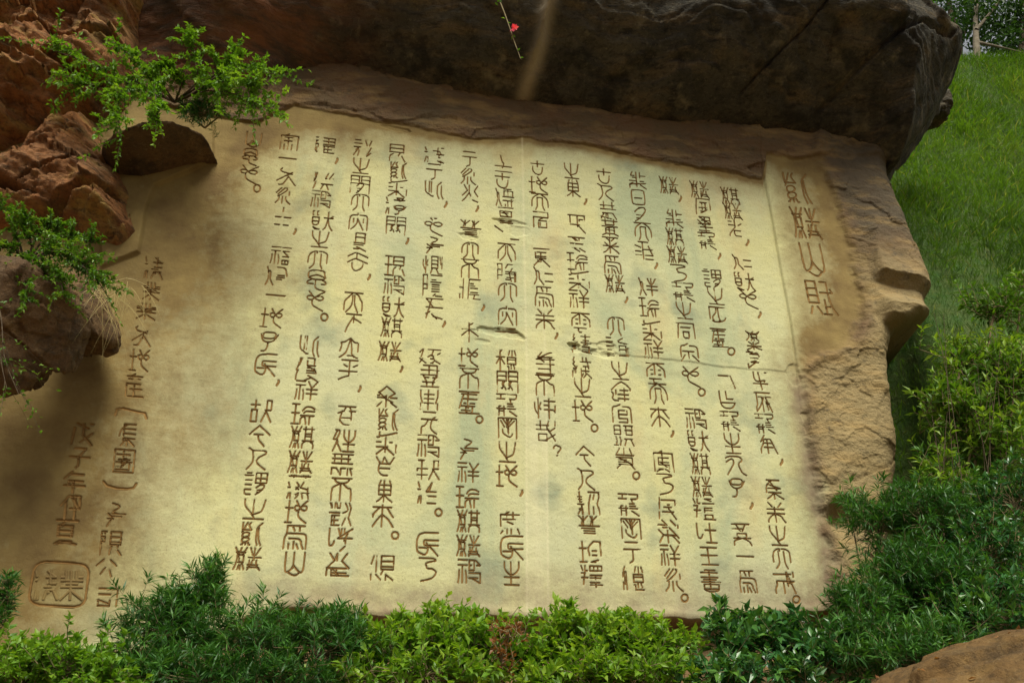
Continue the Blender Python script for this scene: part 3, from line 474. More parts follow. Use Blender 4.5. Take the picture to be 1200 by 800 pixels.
def pale_(u, z):
    ax = np.interp(z, *np.array(sorted([(W(x, y, .8)[1], W(x, y, .8)[0]) for x, y in ((615, 112), (620, 80), (634, 45), (640, 0), (645, -40))])).T)
    return np.exp(-((u-ax+.03*noise(u*4, z*4, 0, 3))/.085)**2)*(.85+.25*noise(u*3, z*6, 0, 8))
ov = massif('overhanging_boulder', OP, lambda u, z: np.interp(u, [-5, -4, -3, -1, 1, 3.5, 5.5], [.55, .7, .95, 1.2, 1.4, 1.45, 1.3]), 1.05, M['over'], over_detail, (-5.4, 7.4, 7.4, 13.2), .019, attr=pale_, fine=.4)
tag(ov, 'huge dark weathered boulder jutting out over the top of the inscribed panel', 'boulder')
def red_detail(u, z, s):
    wu, wz = u+.12*noise(u*2, z*2, 0, 5), z+.1*noise(u*2, z*2, 3, 6)
    return .30*facet(wu*.8+z*.3, wz*1.9-u*.5, 21, .7)+.12*facet(wu*2.6, wz*4.5-u, 25, .9)+.09*fbm(u*2, z*3, 0, 28, 5)+.05*noise(u*1.5, z*15+u*4, 0, 29)+crev(u, z, [(-20, 62), (50, 50), (100, 62), (140, 58)], .12, .25, .8)+crev(u, z, [(-20, 118), (30, 100), (90, 96), (130, 92)], .08, .18, .8)+crev(u, z, [(-20, 20), (40, 12), (100, 30), (150, 28)], .08, .18, .8)
gr = 'rocks stacked at the upper left of the panel'
o = massif('rock_outcrop', WP([(-160, 170, .4), (-20, 158, .4), (50, 138, .4), (112, 124, .4), (140, 98, .5), (150, 60, .5), (165, 20, .5), (215, -30, .5), (330, -160, .6), (-160, -200, .6)]), lambda u, z: .75+0*u, .35, M['red'], red_detail, (-7.5, -1.2, 7, 12.5), .017, fine=1.7)
tag(o, 'broken red and ochre rock face filling the top left corner', 'rock', gr)
def led_detail(u, z, s):
    f = .05*facet(u*1.6+.2*z, z*2.2+u*.4, 31, .6)+.05*fbm(u*2.5, z*3.5, 0, 35, 5)+.02*facet(u*5, z*9, 38, .8)+.03*noise(u*1.5, z*22+u*7+2*noise(u*2, z*2, 0, 4), 0, 39)
    lz = lambda x, y: float(W(x, y, .55)[1])
    f += .16*np.exp(-((z-np.interp(u, [float(W(0, 0, .8)[0]), float(W(140, 0, .8)[0])], [lz(0, 255), lz(140, 232)]))/.10)**2)
    for pts, w_, d_ in (([(14, 208), (50, 192), (85, 186), (112, 170), (150, 150)], .05, .20), ([(36, 240), (60, 222), (90, 212), (120, 206), (180, 190)], .15, .36), ([(-60, 190), (-10, 200), (30, 214)], .10, .2), ([(-60, 238), (0, 236), (40, 246), (90, 262), (160, 272)], .16, .35), ([(20, 160), (60, 158), (100, 148)], .025, .06), ([(60, 240), (100, 236), (180, 226)], .02, .05)): f += crev(u, z, pts, w_, d_, .55)
    return f
o = massif('cracked_boulder', WP([(-160, 168, .4), (0, 168, .4), (45, 140, .4), (85, 118, .4), (112, 118, .35), (122, 160, .3), (146, 205, .3), (152, 258, .3), (134, 280, .25), (96, 268, .3), (60, 256, .3), (20, 258, .3), (-160, 250, .4)]), lambda u, z: .62+0*u, .40, M['red'], led_detail, (-7.5, -3.0, 5.8, 9.5), .014, fine=1.3)
tag(o, 'cracked red layered block with deep horizontal ledges at the left edge', 'boulder', gr)

# ------------------------------------------------------------------ loose boulders: cut polyhedra with strata
def ico(n):
    bm_ = bpy.data.meshes.new('t'); import bmesh
    b = bmesh.new(); bmesh.ops.create_icosphere(b, subdivisions=n, radius=1); b.to_mesh(bm_); b.free()
    V = np.empty(len(bm_.vertices)*3); bm_.vertices.foreach_get('co', V); F = np.array([p.vertices[:] for p in bm_.polygons]); bpy.data.meshes.remove(bm_)
    return V.reshape(-1, 3), F
ICO = ico(6)
def rock(label, c, size, rot, seed, mat, cuts=9, strata=.06, rough=.07, group=None, planes=None, sharp=26, ball=1., fc=.10):
    r = np.random.default_rng(seed); N = ICO[0]/np.linalg.norm(ICO[0], axis=1, keepdims=True)
    pl = planes if planes is not None else [(r.normal(size=3), r.uniform(.6, .95)) for _ in range(cuts)]
    acc = np.full(len(N), float(ball))
    for nv, off in pl:
        nv = np.asarray(nv, float); nv /= np.linalg.norm(nv); dt = np.maximum(N@nv, 1e-3)/off; acc += dt**sharp
    rad = acc**(-1/sharp); V = N*rad[:, None]
    k = seed*3.1; sz = np.array(size); Q = V*sz
    f = fbm(Q[:, 0]*2+k, Q[:, 1]*2, Q[:, 2]*2, seed, 5); lay = noise(Q[:, 0]*.8+k, Q[:, 1]*.8, Q[:, 2]*9+.8*f, seed+9)
    V = V*(1+fc*facet3(Q*1.8+k, seed, .8)+.5*fc*facet3(Q*5+k, seed+3, .9)+.22*fc*facet3(Q*13+k, seed+6, .9)+rough*f+strata*lay*np.clip(1.2-np.abs(N[:, 2]), 0, 1))[:, None]
    V = V*sz; Rm = np.array(Matrix.Rotation(R(rot[2]), 3, 'Z') @ Matrix.Rotation(R(rot[1]), 3, 'Y') @ Matrix.Rotation(R(rot[0]), 3, 'X'))
    V = V@Rm.T; o = mesh('boulder', V, ICO[1], mat); o.location = c; return tag(o, label, 'boulder', group)
BX = [((1, 0, 0), .9), ((-1, 0, 0), .9), ((0, -1, 0), .85), ((0, 0, 1), .8), ((0, 0, -1), .7), ((0, 1, 0), .9)]
def ston_detail(u, z, s): return .05*facet(u*1.5+z, z*2.5-u*.6, 91, .7)+.03*facet(u*4, z*7-u, 93, .8)+.02*fbm(u*4, z*6, 0, 95, 4)
def stone_d(u, z):
    p = np.array(WP([(105, 172, .7), (125, 164, .7), (160, 153, .7), (200, 150, .7), (235, 158, .7), (255, 172, .7)])); t = z-np.interp(u, p[:, 0], p[:, 1])
    return np.clip(np.where(t > 0, .78-t*1.3, .78+t*5.0), .2, .8)
o = massif('ledge_stone', WP([(110, 170, .5), (120, 148, .5), (148, 134, .5), (185, 128, .5), (215, 130, .5), (242, 146, .5), (254, 168, .4), (248, 184, .15), (205, 193, .15), (165, 206, .15), (130, 202, .15)]), stone_d, .10, M['tan'], ston_detail, (-5.5, -2.0, 6.5, 9.5), .014, .7, .02, fine=.7)
tag(o, 'flat brown ledge stone with a dark underside beneath the hanging shrub', 'boulder', gr)
rock('large rounded brown boulder at the left edge below the leafy shrub', PT(14, 378, 6.2), (.55, .6, .58), (0, 20, 10), 41, M['tan'], 6, .02, .03, gr, None, 16, 1, .13)
rock('smaller brown boulder leaning on the panel under the leafy shrub', PT(98, 372, 6.75), (.31, .42, .46), (0, -25, 10), 47, M['tan'], 6, .02, .03, gr, None, 16, 1, .12)
rock('broken dark stone in the gap right of the overhanging boulder', PT(1088, 128, 9.9), (.34, .3, .30), (0, 0, 0), 50, M['over'], 8, .05, .1, None, BX, 24, .3, .25)
rock('smooth ochre boulder in the lower right foreground', PT(1200, 868, 3.9), (.98, .7, .42), (0, -17, 0), 63, M['fore'], 3, .01, .05, None, None, 8, 1, .07)
# ------------------------------------------------------------------ terrain
def H(x, y):
    x, y = np.broadcast_arrays(np.asarray(x, float), np.asarray(y, float)); wall = 8+.17*x
    f = 1.9*sm(1.5, 6.0, y)+.75*sm(5.5, 7.6, y)
    right = sm(3.9, 5.0, x-.25*np.clip(y-8, 0, 5))
    bank = np.clip((y-7.7)*2.35, 0, 12.4)
    back = 6.5*sm(.9, 1.8, y-wall)+6*sm(2.5, 7, y-wall)
    far = 1.0*sm(12, 30, y)
    rise = right*bank+(1-right)*back
    return f+rise+far+.10*fbm(x*.7, y*.7, 0, 90, 4)*sm(0, 3, y)+.03*fbm(x*4, y*4, 0, 95, 3)
xs = np.unique(np.round(np.concatenate([np.linspace(-400, -12, 25), np.arange(-12, 16, .09), np.linspace(16, 400, 25)]), 3))
ys = np.unique(np.round(np.concatenate([np.linspace(-400, -3, 25), np.arange(-3, 18, .09), np.linspace(18, 400, 25)]), 3))
XX, YY = np.meshgrid(xs, ys); ZZ = H(XX, YY)
gm = sm(3.8, 4.6, XX)*sm(6.5, 8, YY)+sm(9.5, 11, YY); gm = np.clip(gm, 0, 1)
def ground_mat():
    m, n, b = newmat('earth_and_turf'); q = NB(n); P = q.pos(); a = q.attr('turf').outputs['Fac']
    e = q.mix(q.ramp(q.noise(P, 3, 7), .35, .65), (.20, .115, .05), (.12, .075, .035))
    g = q.mix(q.ramp(q.noise(P, 5, 7), .35, .65), (.03, .075, .010), (.06, .085, .018))
    q.L(q.mix(a, e, g), b.inputs['Base Color']); q.bump(b, q.noise(P, 25, 7, .7), .8, .03); return m
g_ = mesh('ground', np.stack([XX, YY, ZZ], -1), gridF(len(xs), len(ys)), ground_mat(), attrs={'turf': gm.ravel()}); g_['kind'] = 'structure'
# ------------------------------------------------------------------ foliage
OV = (np.array([(0, 0, 0), (.5, .42, .10), (0, .45, 0), (-.5, .42, .10), (0, 1, -.12)]), np.array([(0, 1, 2), (0, 2, 3), (1, 4, 2), (2, 4, 3)]))
ND = (np.array([(0, 0, 0), (.5, .45, .03), (-.5, .45, .03), (0, 1, -.14)]), np.array([(0, 1, 2), (1, 3, 2)]))
def unit(v): return v/(np.linalg.norm(v, axis=-1, keepdims=True)+1e-9)
def leaves(P, Dr, ln, wr, tint, tmpl=OV):
    """leaf blades at P pointing along Dr"""
    n = len(P); Dr = unit(Dr); up = unit(rng.normal(size=(n, 3))*.45+[0, 0, 1]); s = unit(np.cross(Dr, up)); nn = np.cross(s, Dr)
    t = tmpl[0]; ln = ln[:, None, None]
    V = P[:, None]+ln*(t[None, :, 0:1]*wr*s[:, None]+t[None, :, 1:2]*Dr[:, None]+t[None, :, 2:3]*nn[:, None])
    F = tmpl[1][None]+(np.arange(n)*len(t))[:, None, None]
    return V.reshape(-1, 3), F.reshape(-1, 3), np.repeat(tint, len(t))
def shrub(name, label, cat, base, lobes, mat, nt=300, nl=12, ln=.05, wr=.5, tl=.22, tmpl=OV, group=None, upb=.45, droop=0, single=0, stemr=.012, extra=None, bark='twig', hollow=.35, spread=.9, ztint=0):
    base = np.asarray(base, float); root = empty(name, base, label=label, cat=cat, group=group); tb = Tubes()
    wts = np.array([l[3]*l[4] for l in lobes], float); wts /= wts.sum(); Ps, Ds, Ts = [], [], []
    for (px, py, y, rx, ry, rd), wq in zip(lobes, wts):
        c = PT(px, py, y); k = np.linalg.norm(c-CAM)/FPX; m = max(2, int(nt*wq))
        v = unit(rng.normal(size=(m, 3))); v[:, 2] = np.where(rng.random(m) < .55, np.abs(v[:, 2]), v[:, 2]); rr = (hollow+(1-hollow)*rng.random(m)**.6)*(1+.55*(rng.random(m) < .22)*rng.random(m))
        tip = c+v*rr[:, None]*np.array([rx*k, rd, ry*k]); dr = unit(v*.75+rng.normal(size=(m, 3))*.35+[0, -.1, upb])
        mid = base+(c-base)*.55+rng.normal(size=3)*.06
        tb.add(np.array([base, mid, c]), stemr, stemr*.55, 5)
        bt = rng.random(m)*.35+rng.random()*.3
        for i in range(m):
            s0 = tip[i]-dr[i]*tl; 
            if i % 3 == 0:
                anc = c+(s0-c)*.25; tb.add(np.array([c+(mid-c)*.2*rng.random(), anc+rng.normal(size=3)*.02, s0]), stemr*.4, stemr*.22, 3)
            tb.add(np.array([s0, tip[i]]), stemr*.25, stemr*.12, 3)
        f = rng.random((m, nl))**.8; pos = tip[:, None]-dr[:, None]*(tl*(1-f))[..., None]+np.array([0, 0, -droop])*(f**2)[..., None]
        perp = unit(np.cross(rng.normal(size=(m, nl, 3)), dr[:, None]))
        ld = dr[:, None]*(.25+.6*f[..., None])+perp*spread+np.array([0, 0, -.25*(droop > 0)])
        Ps.append(pos.reshape(-1, 3)); Ds.append(ld.reshape(-1, 3))
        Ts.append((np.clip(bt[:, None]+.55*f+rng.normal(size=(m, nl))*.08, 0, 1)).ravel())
    P, Dr, Tn = np.concatenate(Ps), np.concatenate(Ds), np.concatenate(Ts)
    L = ln*(.45+.85*rng.random(len(P)))
    if single:                                        # the leaves that show largest are separate objects sharing one mesh
        order = np.argsort(P[:, 1]-P[:, 2]*.6)[:int(len(P)*.35)]; pick = rng.choice(order, min(single, len(order)), replace=False)
        V0, F0, T0 = OV[0]*[wr, 1, 1], OV[1], None
        protos = []
        for tv in (.1, .45, .8):
            o = mesh('leaf', V0, F0, mat, root, attrs={'tint': np.full(len(V0), tv)}); protos.append(o)
        for q_, i in enumerate(pick):
            o = protos[q_] if q_ < 3 else protos[min(2, int(Tn[i]*3))].copy()
            if q_ >= 3: col.objects.link(o); o.parent = root
            d = unit(Dr[i]); s = unit(np.cross(d, unit(rng.normal(size=3)*.4+[0, -.3, 1]))); n_ = np.cross(s, d)
            mt = Matrix.Identity(4)
            for a in range(3): mt[a][0], mt[a][1], mt[a][2], mt[a][3] = s[a]*L[i], d[a]*L[i], n_[a]*L[i], P[i][a]-base[a]
            o.matrix_local = mt
        m_ = np.ones(len(P), bool); m_[pick] = False; P, Dr, Tn, L = P[m_], Dr[m_], Tn[m_], L[m_]
    V, F, tn = leaves(P, Dr, L, wr, Tn, tmpl)
    inv = Matrix.Translation(-Vector(base))
    fo = mesh('foliage', V, F, mat, root, smooth=False, attrs={'tint': tn}); fo.matrix_parent_inverse = inv; fo['kind'] = 'stuff'
    st = tb.build('branches', M[bark], root); st.matrix_parent_inverse = inv
    return root
def gp(px, py, y):                                    # the ground under a traced point
    p = PT(px, py, y); return (p[0], p[1], float(H(p[0], p[1])))
# bottom row, left to right
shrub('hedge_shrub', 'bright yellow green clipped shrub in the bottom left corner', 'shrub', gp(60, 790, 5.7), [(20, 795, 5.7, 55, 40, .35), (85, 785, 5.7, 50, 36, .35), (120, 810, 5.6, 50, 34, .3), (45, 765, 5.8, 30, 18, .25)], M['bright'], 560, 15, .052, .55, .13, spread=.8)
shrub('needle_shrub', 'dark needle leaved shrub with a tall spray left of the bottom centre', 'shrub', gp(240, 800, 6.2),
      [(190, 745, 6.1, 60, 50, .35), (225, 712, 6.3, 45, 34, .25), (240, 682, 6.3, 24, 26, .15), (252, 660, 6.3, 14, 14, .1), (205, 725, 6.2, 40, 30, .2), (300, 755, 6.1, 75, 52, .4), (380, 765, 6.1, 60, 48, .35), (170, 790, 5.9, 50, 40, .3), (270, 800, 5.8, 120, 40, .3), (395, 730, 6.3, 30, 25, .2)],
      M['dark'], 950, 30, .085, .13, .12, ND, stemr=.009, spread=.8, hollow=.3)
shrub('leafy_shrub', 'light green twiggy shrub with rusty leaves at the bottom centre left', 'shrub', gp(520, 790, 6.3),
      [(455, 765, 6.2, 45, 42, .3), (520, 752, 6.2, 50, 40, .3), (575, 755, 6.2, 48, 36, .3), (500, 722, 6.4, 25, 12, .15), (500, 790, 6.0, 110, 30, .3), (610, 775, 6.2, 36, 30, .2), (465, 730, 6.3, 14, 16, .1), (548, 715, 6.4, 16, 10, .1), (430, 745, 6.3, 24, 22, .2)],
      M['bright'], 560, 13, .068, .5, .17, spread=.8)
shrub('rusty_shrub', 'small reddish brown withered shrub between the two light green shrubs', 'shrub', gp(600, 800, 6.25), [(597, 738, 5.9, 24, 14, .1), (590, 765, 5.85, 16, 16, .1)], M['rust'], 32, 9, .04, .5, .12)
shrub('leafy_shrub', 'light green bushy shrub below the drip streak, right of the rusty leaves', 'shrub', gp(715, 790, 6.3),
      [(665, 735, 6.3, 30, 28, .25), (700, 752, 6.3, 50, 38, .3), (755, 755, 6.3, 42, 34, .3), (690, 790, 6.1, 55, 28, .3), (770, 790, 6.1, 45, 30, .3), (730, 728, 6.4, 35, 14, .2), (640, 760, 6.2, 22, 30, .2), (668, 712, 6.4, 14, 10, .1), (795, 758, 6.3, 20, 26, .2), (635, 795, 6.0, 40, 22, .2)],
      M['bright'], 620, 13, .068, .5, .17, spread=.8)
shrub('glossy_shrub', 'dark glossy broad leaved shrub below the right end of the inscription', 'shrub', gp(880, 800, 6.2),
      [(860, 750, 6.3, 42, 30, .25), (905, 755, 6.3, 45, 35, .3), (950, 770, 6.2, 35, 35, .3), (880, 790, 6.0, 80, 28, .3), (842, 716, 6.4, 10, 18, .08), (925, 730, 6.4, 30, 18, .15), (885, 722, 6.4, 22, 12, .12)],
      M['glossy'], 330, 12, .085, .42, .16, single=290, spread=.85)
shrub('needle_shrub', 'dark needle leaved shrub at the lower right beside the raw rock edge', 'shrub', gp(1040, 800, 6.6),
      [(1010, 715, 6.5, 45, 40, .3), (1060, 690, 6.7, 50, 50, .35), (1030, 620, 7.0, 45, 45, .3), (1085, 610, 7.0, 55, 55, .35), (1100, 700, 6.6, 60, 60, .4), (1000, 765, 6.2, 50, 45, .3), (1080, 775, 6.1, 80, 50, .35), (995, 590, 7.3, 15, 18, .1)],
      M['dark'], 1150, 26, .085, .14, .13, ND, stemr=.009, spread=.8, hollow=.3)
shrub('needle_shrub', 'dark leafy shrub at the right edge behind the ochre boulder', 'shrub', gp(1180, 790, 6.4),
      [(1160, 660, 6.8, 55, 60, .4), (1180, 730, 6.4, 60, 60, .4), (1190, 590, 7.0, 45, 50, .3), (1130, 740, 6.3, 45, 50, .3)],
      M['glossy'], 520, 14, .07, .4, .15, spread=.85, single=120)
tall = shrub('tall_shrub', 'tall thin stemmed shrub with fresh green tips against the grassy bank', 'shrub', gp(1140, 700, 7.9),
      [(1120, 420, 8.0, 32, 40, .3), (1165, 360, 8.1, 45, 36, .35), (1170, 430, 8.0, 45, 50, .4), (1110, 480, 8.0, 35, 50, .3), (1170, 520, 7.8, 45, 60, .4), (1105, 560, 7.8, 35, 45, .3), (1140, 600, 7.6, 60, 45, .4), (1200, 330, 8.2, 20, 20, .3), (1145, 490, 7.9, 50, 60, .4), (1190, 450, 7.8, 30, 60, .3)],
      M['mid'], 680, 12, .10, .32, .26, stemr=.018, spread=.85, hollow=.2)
tw = Tubes()
for i in range(16):
    x0 = rng.uniform(1095, 1185); y0 = rng.uniform(600, 700); x1 = x0+rng.normal()*38-8; y1 = rng.uniform(360, 540); yy = rng.uniform(7.5, 7.8); q = np.array([PT(x0, y0, yy), PT(x0+(x1-x0)*.3+rng.normal()*6, y0+(y1-y0)*.5, yy), PT(x1, y1, yy)])
    t_ = np.linspace(0, 1, 8)[:, None]; tw.add(q[0]*(1-t_)**2+2*q[1]*t_*(1-t_)+q[2]*t_**2, .006, .002, 4)
o = tw.build('bare_stems', M['bark'], tall); o.matrix_parent_inverse = Matrix.Translation(-tall.location)
shrub('dark_sprig', 'small dark needle sprig at the left edge beside the seal', 'shrub', gp(-20, 760, 5.9), [(2, 700, 5.9, 15, 28, .1), (-15, 730, 5.9, 20, 30, .15)], M['dark'], 60, 24, .075, .13, .12, ND)
# shrubs rooted in the rocks at the upper left
def hanging(name, label, base, arms, mat, ln=.05, nl=26, sub=5, wr=.5, r=.012):
    root = empty(name, base, label=label, cat='shrub'); tb = Tubes(); Ps, Ds, Ts = [], [], []
    for arm in arms:
        P = np.array([PT(*a) for a in arm]); P = np.vstack([np.asarray(base)[None], P]) if len(arm) < 3 else P
        t = np.linspace(0, 1, 12); k = np.linspace(0, 1, len(P)); C_ = np.stack([np.interp(t, k, P[:, i]) for i in range(3)], 1)
        C_[1:-1] = (C_[:-2]+C_[1:-1]*2+C_[2:])/4; tb.add(C_, r, r*.3, 5); al = np.linalg.norm(P[-1]-P[0])
        for j in range(sub*3):
            f = .25+.75*rng.random(); c = np.array([np.interp(f, t, C_[:, i]) for i in range(3)]); dr = unit(unit(P[-1]-P[0])*.7+rng.normal(size=3)*.6+[0, 0, .05])
            l = al*.28*(.5+rng.random()); q = c+dr*l*np.linspace(0, 1, 5)[:, None]+np.array([0, 0, -.18*l])*(np.linspace(0, 1, 5)**2)[:, None]
            tb.add(q, r*.3, r*.12, 3); g = rng.random(nl); p = np.stack([np.interp(g, np.linspace(0, 1, 5), q[:, i]) for i in range(3)], 1)
            Ps.append(p); Ds.append(dr*.5+unit(rng.normal(size=(nl, 3)))); Ts.append(np.clip(.35*rng.random()+.6*g, 0, 1))
    P, Dr, Tn = np.concatenate(Ps), np.concatenate(Ds), np.concatenate(Ts); V, F, tn = leaves(P, Dr, ln*(.6+.6*rng.random(len(P))), wr, Tn)
    inv = Matrix.Translation(-Vector(base)); fo = mesh('foliage', V, F, mat, root, smooth=False, attrs={'tint': tn}); fo.matrix_parent_inverse = inv; fo['kind'] = 'stuff'
    st = tb.build('branches', M['bark'], root); st.matrix_parent_inverse = inv; return root
B1 = PT(205, 120, 6.7)
hanging('hanging_shrub', 'bright leafy shrub arching out of the rocks at the upper left of the panel', B1,
        [[(205, 120, 6.7), (235, 95, 6.5), (225, 60, 6.4), (218, 36, 6.4)], [(205, 120, 6.7), (235, 105, 6.5), (270, 75, 6.4), (325, 88, 6.4)], [(205, 120, 6.7), (240, 105, 6.5), (280, 110, 6.45), (315, 130, 6.4)], [(205, 120, 6.7), (170, 100, 6.5), (120, 80, 6.4), (60, 58, 6.4)],
         [(205, 120, 6.7), (160, 100, 6.4), (135, 110, 6.3), (142, 160, 6.3)], [(205, 120, 6.7), (150, 90, 6.4), (110, 100, 6.4), (85, 98, 6.4)], [(205, 120, 6.7), (190, 100, 6.5), (160, 70, 6.4), (130, 48, 6.4)], [(205, 120, 6.7), (180, 95, 6.4), (182, 110, 6.3), (184, 140, 6.3)],
         [(205, 120, 6.7), (250, 90, 6.5), (262, 78, 6.4), (275, 55, 6.4)], [(205, 120, 6.7), (245, 100, 6.5), (285, 92, 6.4), (300, 105, 6.4)], [(205, 120, 6.7), (215, 95, 6.5), (200, 80, 6.4), (185, 75, 6.4)]], M['bright'], .055, 32, 8)
shrub('dark_sprig', 'small dark needle clump behind the arching shrub on the ledge stone', 'shrub', PT(240, 150, 6.9), [(240, 132, 6.7, 26, 22, .12), (228, 125, 6.7, 18, 12, .1)], M['dark'], 90, 24, .06, .14, .1, ND)
B2 = PT(30, 320, 6.0)
hanging('trailing_shrub', 'small leaved shrub trailing over the brown boulders at the left edge', B2,
        [[(30, 310, 6.0), (50, 280, 5.9), (90, 275, 5.9), (108, 285, 5.9)], [(30, 310, 6.0), (60, 290, 5.85), (100, 310, 5.85), (122, 340, 5.85)], [(30, 310, 6.0), (20, 275, 5.9), (10, 250, 5.9), (-10, 240, 5.9)], [(30, 310, 6.0), (45, 270, 5.9), (55, 260, 5.9), (75, 270, 5.9)],
         [(30, 310, 6.0), (50, 300, 5.85), (70, 320, 5.8), (75, 350, 5.8)], [(30, 310, 6.0), (30, 290, 5.8), (35, 320, 5.8), (28, 352, 5.8)], [(30, 310, 6.0), (70, 290, 5.8), (90, 300, 5.8), (110, 330, 5.8)], [(30, 310, 6.0), (20, 290, 5.9), (0, 290, 5.85), (-20, 300, 5.8)], [(30, 310, 6.0), (55, 285, 5.9), (75, 295, 5.85), (95, 318, 5.85)], [(30, 310, 6.0), (40, 285, 5.9), (25, 270, 5.85), (30, 255, 5.85)]], M['mid'], .036, 36, 8)
hanging('trailing_sprig', 'thin leafy sprig hanging down at the left edge below the boulders', PT(-10, 330, 5.7), [[(-10, 330, 5.7), (2, 370, 5.6), (4, 420, 5.6), (22, 462, 5.6)], [(-10, 330, 5.7), (-4, 380, 5.6), (2, 430, 5.6), (8, 455, 5.6)]], M['mid'], .04, 8, 3, r=.006)
def strands(name, label, cat, base, n, dirf, l, mat, wdt=.003):
    base = np.asarray(base); root = empty(name, base, label=label, cat=cat); P = base+rng.normal(size=(n, 3))*[.12, .05, .06]; d = dirf(n); L = l*(.5+.8*rng.random(n)); V, F = [], []
    for i in range(n):
        s = np.linspace(0, 1, 6); c = P[i]+d[i]*L[i]*s[:, None]+np.array([0, 0, -1])*(.55*L[i]*s**2)[:, None]; sd_ = unit(np.cross(d[i], [0, 1, .1]))*wdt*(1.05-s)[:, None]
        V.append(np.stack([c-sd_, c+sd_], 1).reshape(-1, 3)); b = i*12; F += [(b+2*k, b+2*k+1, b+2*k+3, b+2*k+2) for k in range(5)]
    o = mesh('blades', np.concatenate(V), np.array(F), mat, root, attrs={'tint': np.repeat(rng.random(n), 12)}); o.matrix_parent_inverse = Matrix.Translation(-Vector(base)); o['kind'] = 'stuff'
strands('dry_grass_tuft', 'straw coloured dry grass tuft drooping beside the small brown boulder', 'grass tuft', PT(128, 338, 6.5), 60, lambda n: unit(rng.normal(size=(n, 3))*[.35, .2, .25]+[.28, -.1, -.35]), .42, M['straw'])
# flowering twig hanging in front of the overhang
vb = PT(575, -40, 6.2); vine = empty('flowering_twig', vb, label='thin hanging twig with one pink blossom in front of the dark overhang', cat='twig'); iv = Matrix.Translation(-Vector(vb)); tb = Tubes()
vp = np.array([PT(*p) for p in ((575, -40, 6.2), (583, -5, 6.1), (591, 15, 6.0), (597, 32, 6.0), (603, 50, 6.0), (610, 69, 6.0))]); tb.add(vp, .008, .004, 5)
st = tb.build('stem', M['twig'], vine); st.matrix_parent_inverse = iv
c = PT(602, 34, 5.95); n = 10; V, F, tn = leaves(np.repeat(c[None], n, 0)+rng.normal(size=(n, 3))*.004, unit(rng.normal(size=(n, 3))*.6+[.1, -.3, .3]), np.full(n, .05), .75, rng.random(n)); o = mesh('flower', V, F, M['pink'], vine, attrs={'tint': tn}); o.matrix_parent_inverse = iv
P = np.array([PT(x, y, 6.0) for x, y in ((582, 2), (578, -4), (592, 22), (594, 27), (600, 42), (604, 44), (606, 60), (609, 68), (585, 0), (580, 3))]); V, F, tn = leaves(P, rng.normal(size=(10, 3))*[1, .4, .6], np.full(10, .045), .5, rng.random(10)); o = mesh('leaves', V, F, M['mid'], vine, attrs={'tint': tn}); o.matrix_parent_inverse = iv; o['kind'] = 'stuff'
# ------------------------------------------------------------------ grass on the bank
n = 190000; gx = 3.3+rng.random(n)*9.5; gy = 7.4+rng.random(n)*6.6; m_ = (gx < gy*.95) & (gx > gy*.36); gx, gy = gx[m_], gy[m_]; n = len(gx)
gz = H(gx, gy); P = np.stack([gx, gy, gz], -1); d = unit(rng.normal(size=(n, 3))*.5+[0, -.45, .75]); L = .19*(.45+rng.random(n))*(1+.5*fbm(gx*1.1, gy*1.1, 0, 140, 3))
V, F, tn = leaves(P, d, L, .05, np.clip(.05+.55*fbm(gx*.9, gy*.9, 0, 130, 3)+.45*rng.random(n)+.35*sm(9, 13, gy), 0, 1), ND)
k_ = rng.random(n) < .04; tn = np.where(np.repeat(k_, 4), 1.0, tn*.8)
g2 = mesh('grass', V, F, M['grass'], smooth=False, attrs={'tint': tn}); g2['kind'] = 'stuff'; tag(g2, 'rough green grass covering the steep bank right of the rock', 'grass')
# ------------------------------------------------------------------ trees on the crest
def tree(label, base, limbs, lobes, mat, bark, r=.16, nt=260, nl=14, ln=.13):
    base = np.asarray(base, float); root = empty('tree', base, label=label, cat='tree', group='trees on the crest of the bank'); tb = Tubes(); inv = Matrix.Translation(-Vector(base))
    for i, l in enumerate(limbs):
        P = np.array([PT(*p) for p in l]); P[0] = base if i == 0 else P[0]; tb.add(P, r if i == 0 else r*.45, r*.3 if i == 0 else r*.12, 8)
    o = tb.build('trunk', M[bark], root); o.matrix_parent_inverse = inv; Ps, Ds = [], []
    for (px, py, y, rx, ry, rd, m) in lobes:
        c = PT(px, py, y); k = np.linalg.norm(c-CAM)/FPX; v = unit(rng.normal(size=(m, 3))); tip = c+v*(rng.random(m)**.5)[:, None]*[rx*k, rd, ry*k]
        p = tip[:, None]+rng.normal(size=(m, nl, 3))*.16; Ps.append(p.reshape(-1, 3)); Ds.append(rng.normal(size=(m*nl, 3))+[0, 0, -.3])
    P, Dr = np.concatenate(Ps), np.concatenate(Ds); V, F, tn = leaves(P, Dr, ln*(.6+.7*rng.random(len(P))), .5, rng.random(len(P)))
    o = mesh('crown', V, F, mat, root, smooth=False, attrs={'tint': tn}); o.matrix_parent_inverse = inv; o['kind'] = 'stuff'
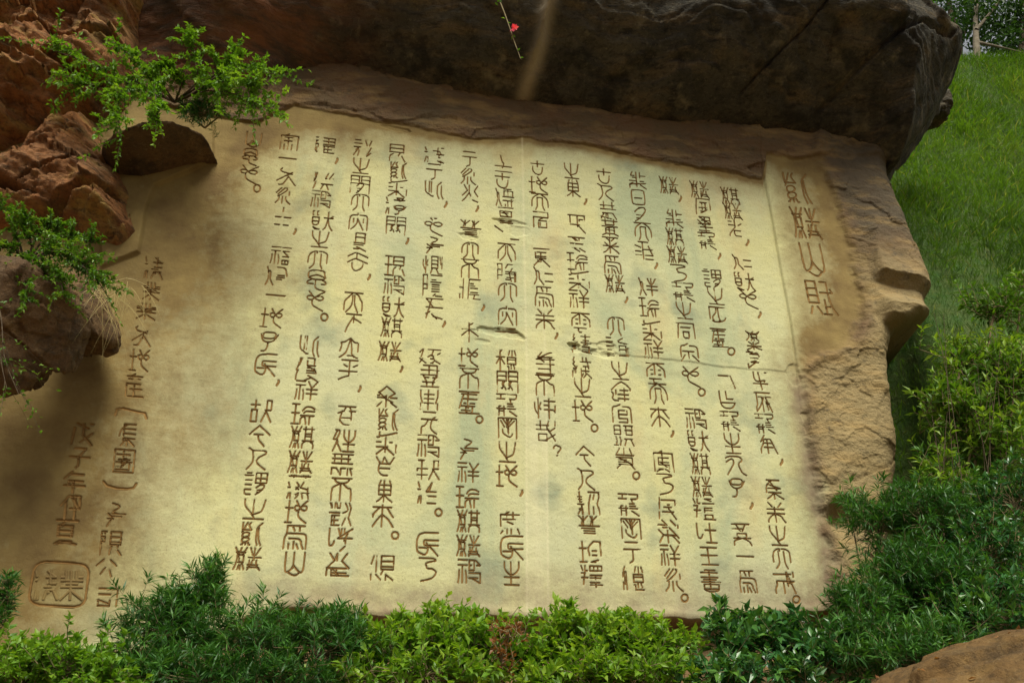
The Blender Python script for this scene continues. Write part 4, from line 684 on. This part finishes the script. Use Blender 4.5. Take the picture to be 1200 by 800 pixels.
tree('pale trunked tree on the crest with branches reaching right', PT(1147, 82, 14.2), [[(1147, 82, 14.2), (1144, 55, 14.3), (1143, 20, 14.4), (1150, -60, 14.8)], [(1146, 50, 14.3), (1170, 55, 14.2), (1200, 62, 14.2)], [(1144, 35, 14.3), (1165, 10, 14.4), (1190, -30, 14.4)]],
     [(1150, 20, 14.6, 30, 26, 1, 60), (1185, 15, 14.6, 30, 30, 1, 70), (1170, -40, 14.8, 60, 40, 1.5, 110), (1180, 55, 14.6, 25, 16, .6, 24)], M['treeleaf'], 'white_bark', .10)
tree('dark leaning tree on the crest just right of the boulder tip', PT(1122, 80, 15.2), [[(1122, 80, 15.2), (1124, 50, 15.3), (1115, 20, 15.4), (1100, -60, 15.6)], [(1124, 55, 15.3), (1135, 25, 15.4), (1140, -20, 15.4)], [(1118, 30, 15.4), (1095, 12, 15.4), (1075, 5, 15.4)]],
     [(1115, 35, 15.6, 22, 26, 1, 55), (1130, 0, 15.6, 30, 25, 1, 60), (1095, 0, 15.8, 25, 14, 1, 14), (1110, -50, 15.8, 60, 36, 1.5, 50)], M['treeleaf'], 'bark', .12)
tree('fresh green tree showing over the top of the boulder tip', PT(1075, 60, 17), [[(1075, 60, 17), (1074, 10, 17), (1072, -50, 17)]], [(1075, 0, 17, 22, 14, .8, 26), (1060, -30, 17, 40, 22, 1, 40), (1092, 4, 17, 12, 8, .6, 8)], M['bright'], 'bark', .12)
tree('dark tree at the right edge of the crest', PT(1196, 92, 14.6), [[(1196, 92, 14.6), (1198, 40, 14.6), (1200, -40, 14.6)]], [(1198, 30, 14.8, 20, 30, 1, 50), (1205, 60, 14.8, 20, 20, 1, 18), (1215, -10, 14.8, 40, 50, 1.5, 60)], M['treeleaf'], 'bark', .12)

bo = [o for o in bpy.data.objects if o.get('label', '').startswith('smooth ochre')][0]; bpy.context.view_layer.update()
vv = np.empty(len(bo.data.vertices)*3); bo.data.vertices.foreach_get('co', vv); vv = vv.reshape(-1, 3)+np.array(bo.location); nv = unit(vv-np.array(bo.location)); top = np.where((nv[:, 2] > .35) & (nv[:, 1] < .5))[0]; pk = rng.choice(top, 26, replace=False)
V, F, tn = leaves(vv[pk]+nv[pk]*.006, rng.normal(size=(26, 3))*[1, 1, .1], .03+.02*rng.random(26), .45, rng.random(26)); o = mesh('fallen_leaves', V, F, M['rust'], attrs={'tint': tn}); o['kind'] = 'stuff'; tag(o, 'few dry fallen leaves lying on the near ochre boulder', 'leaves')
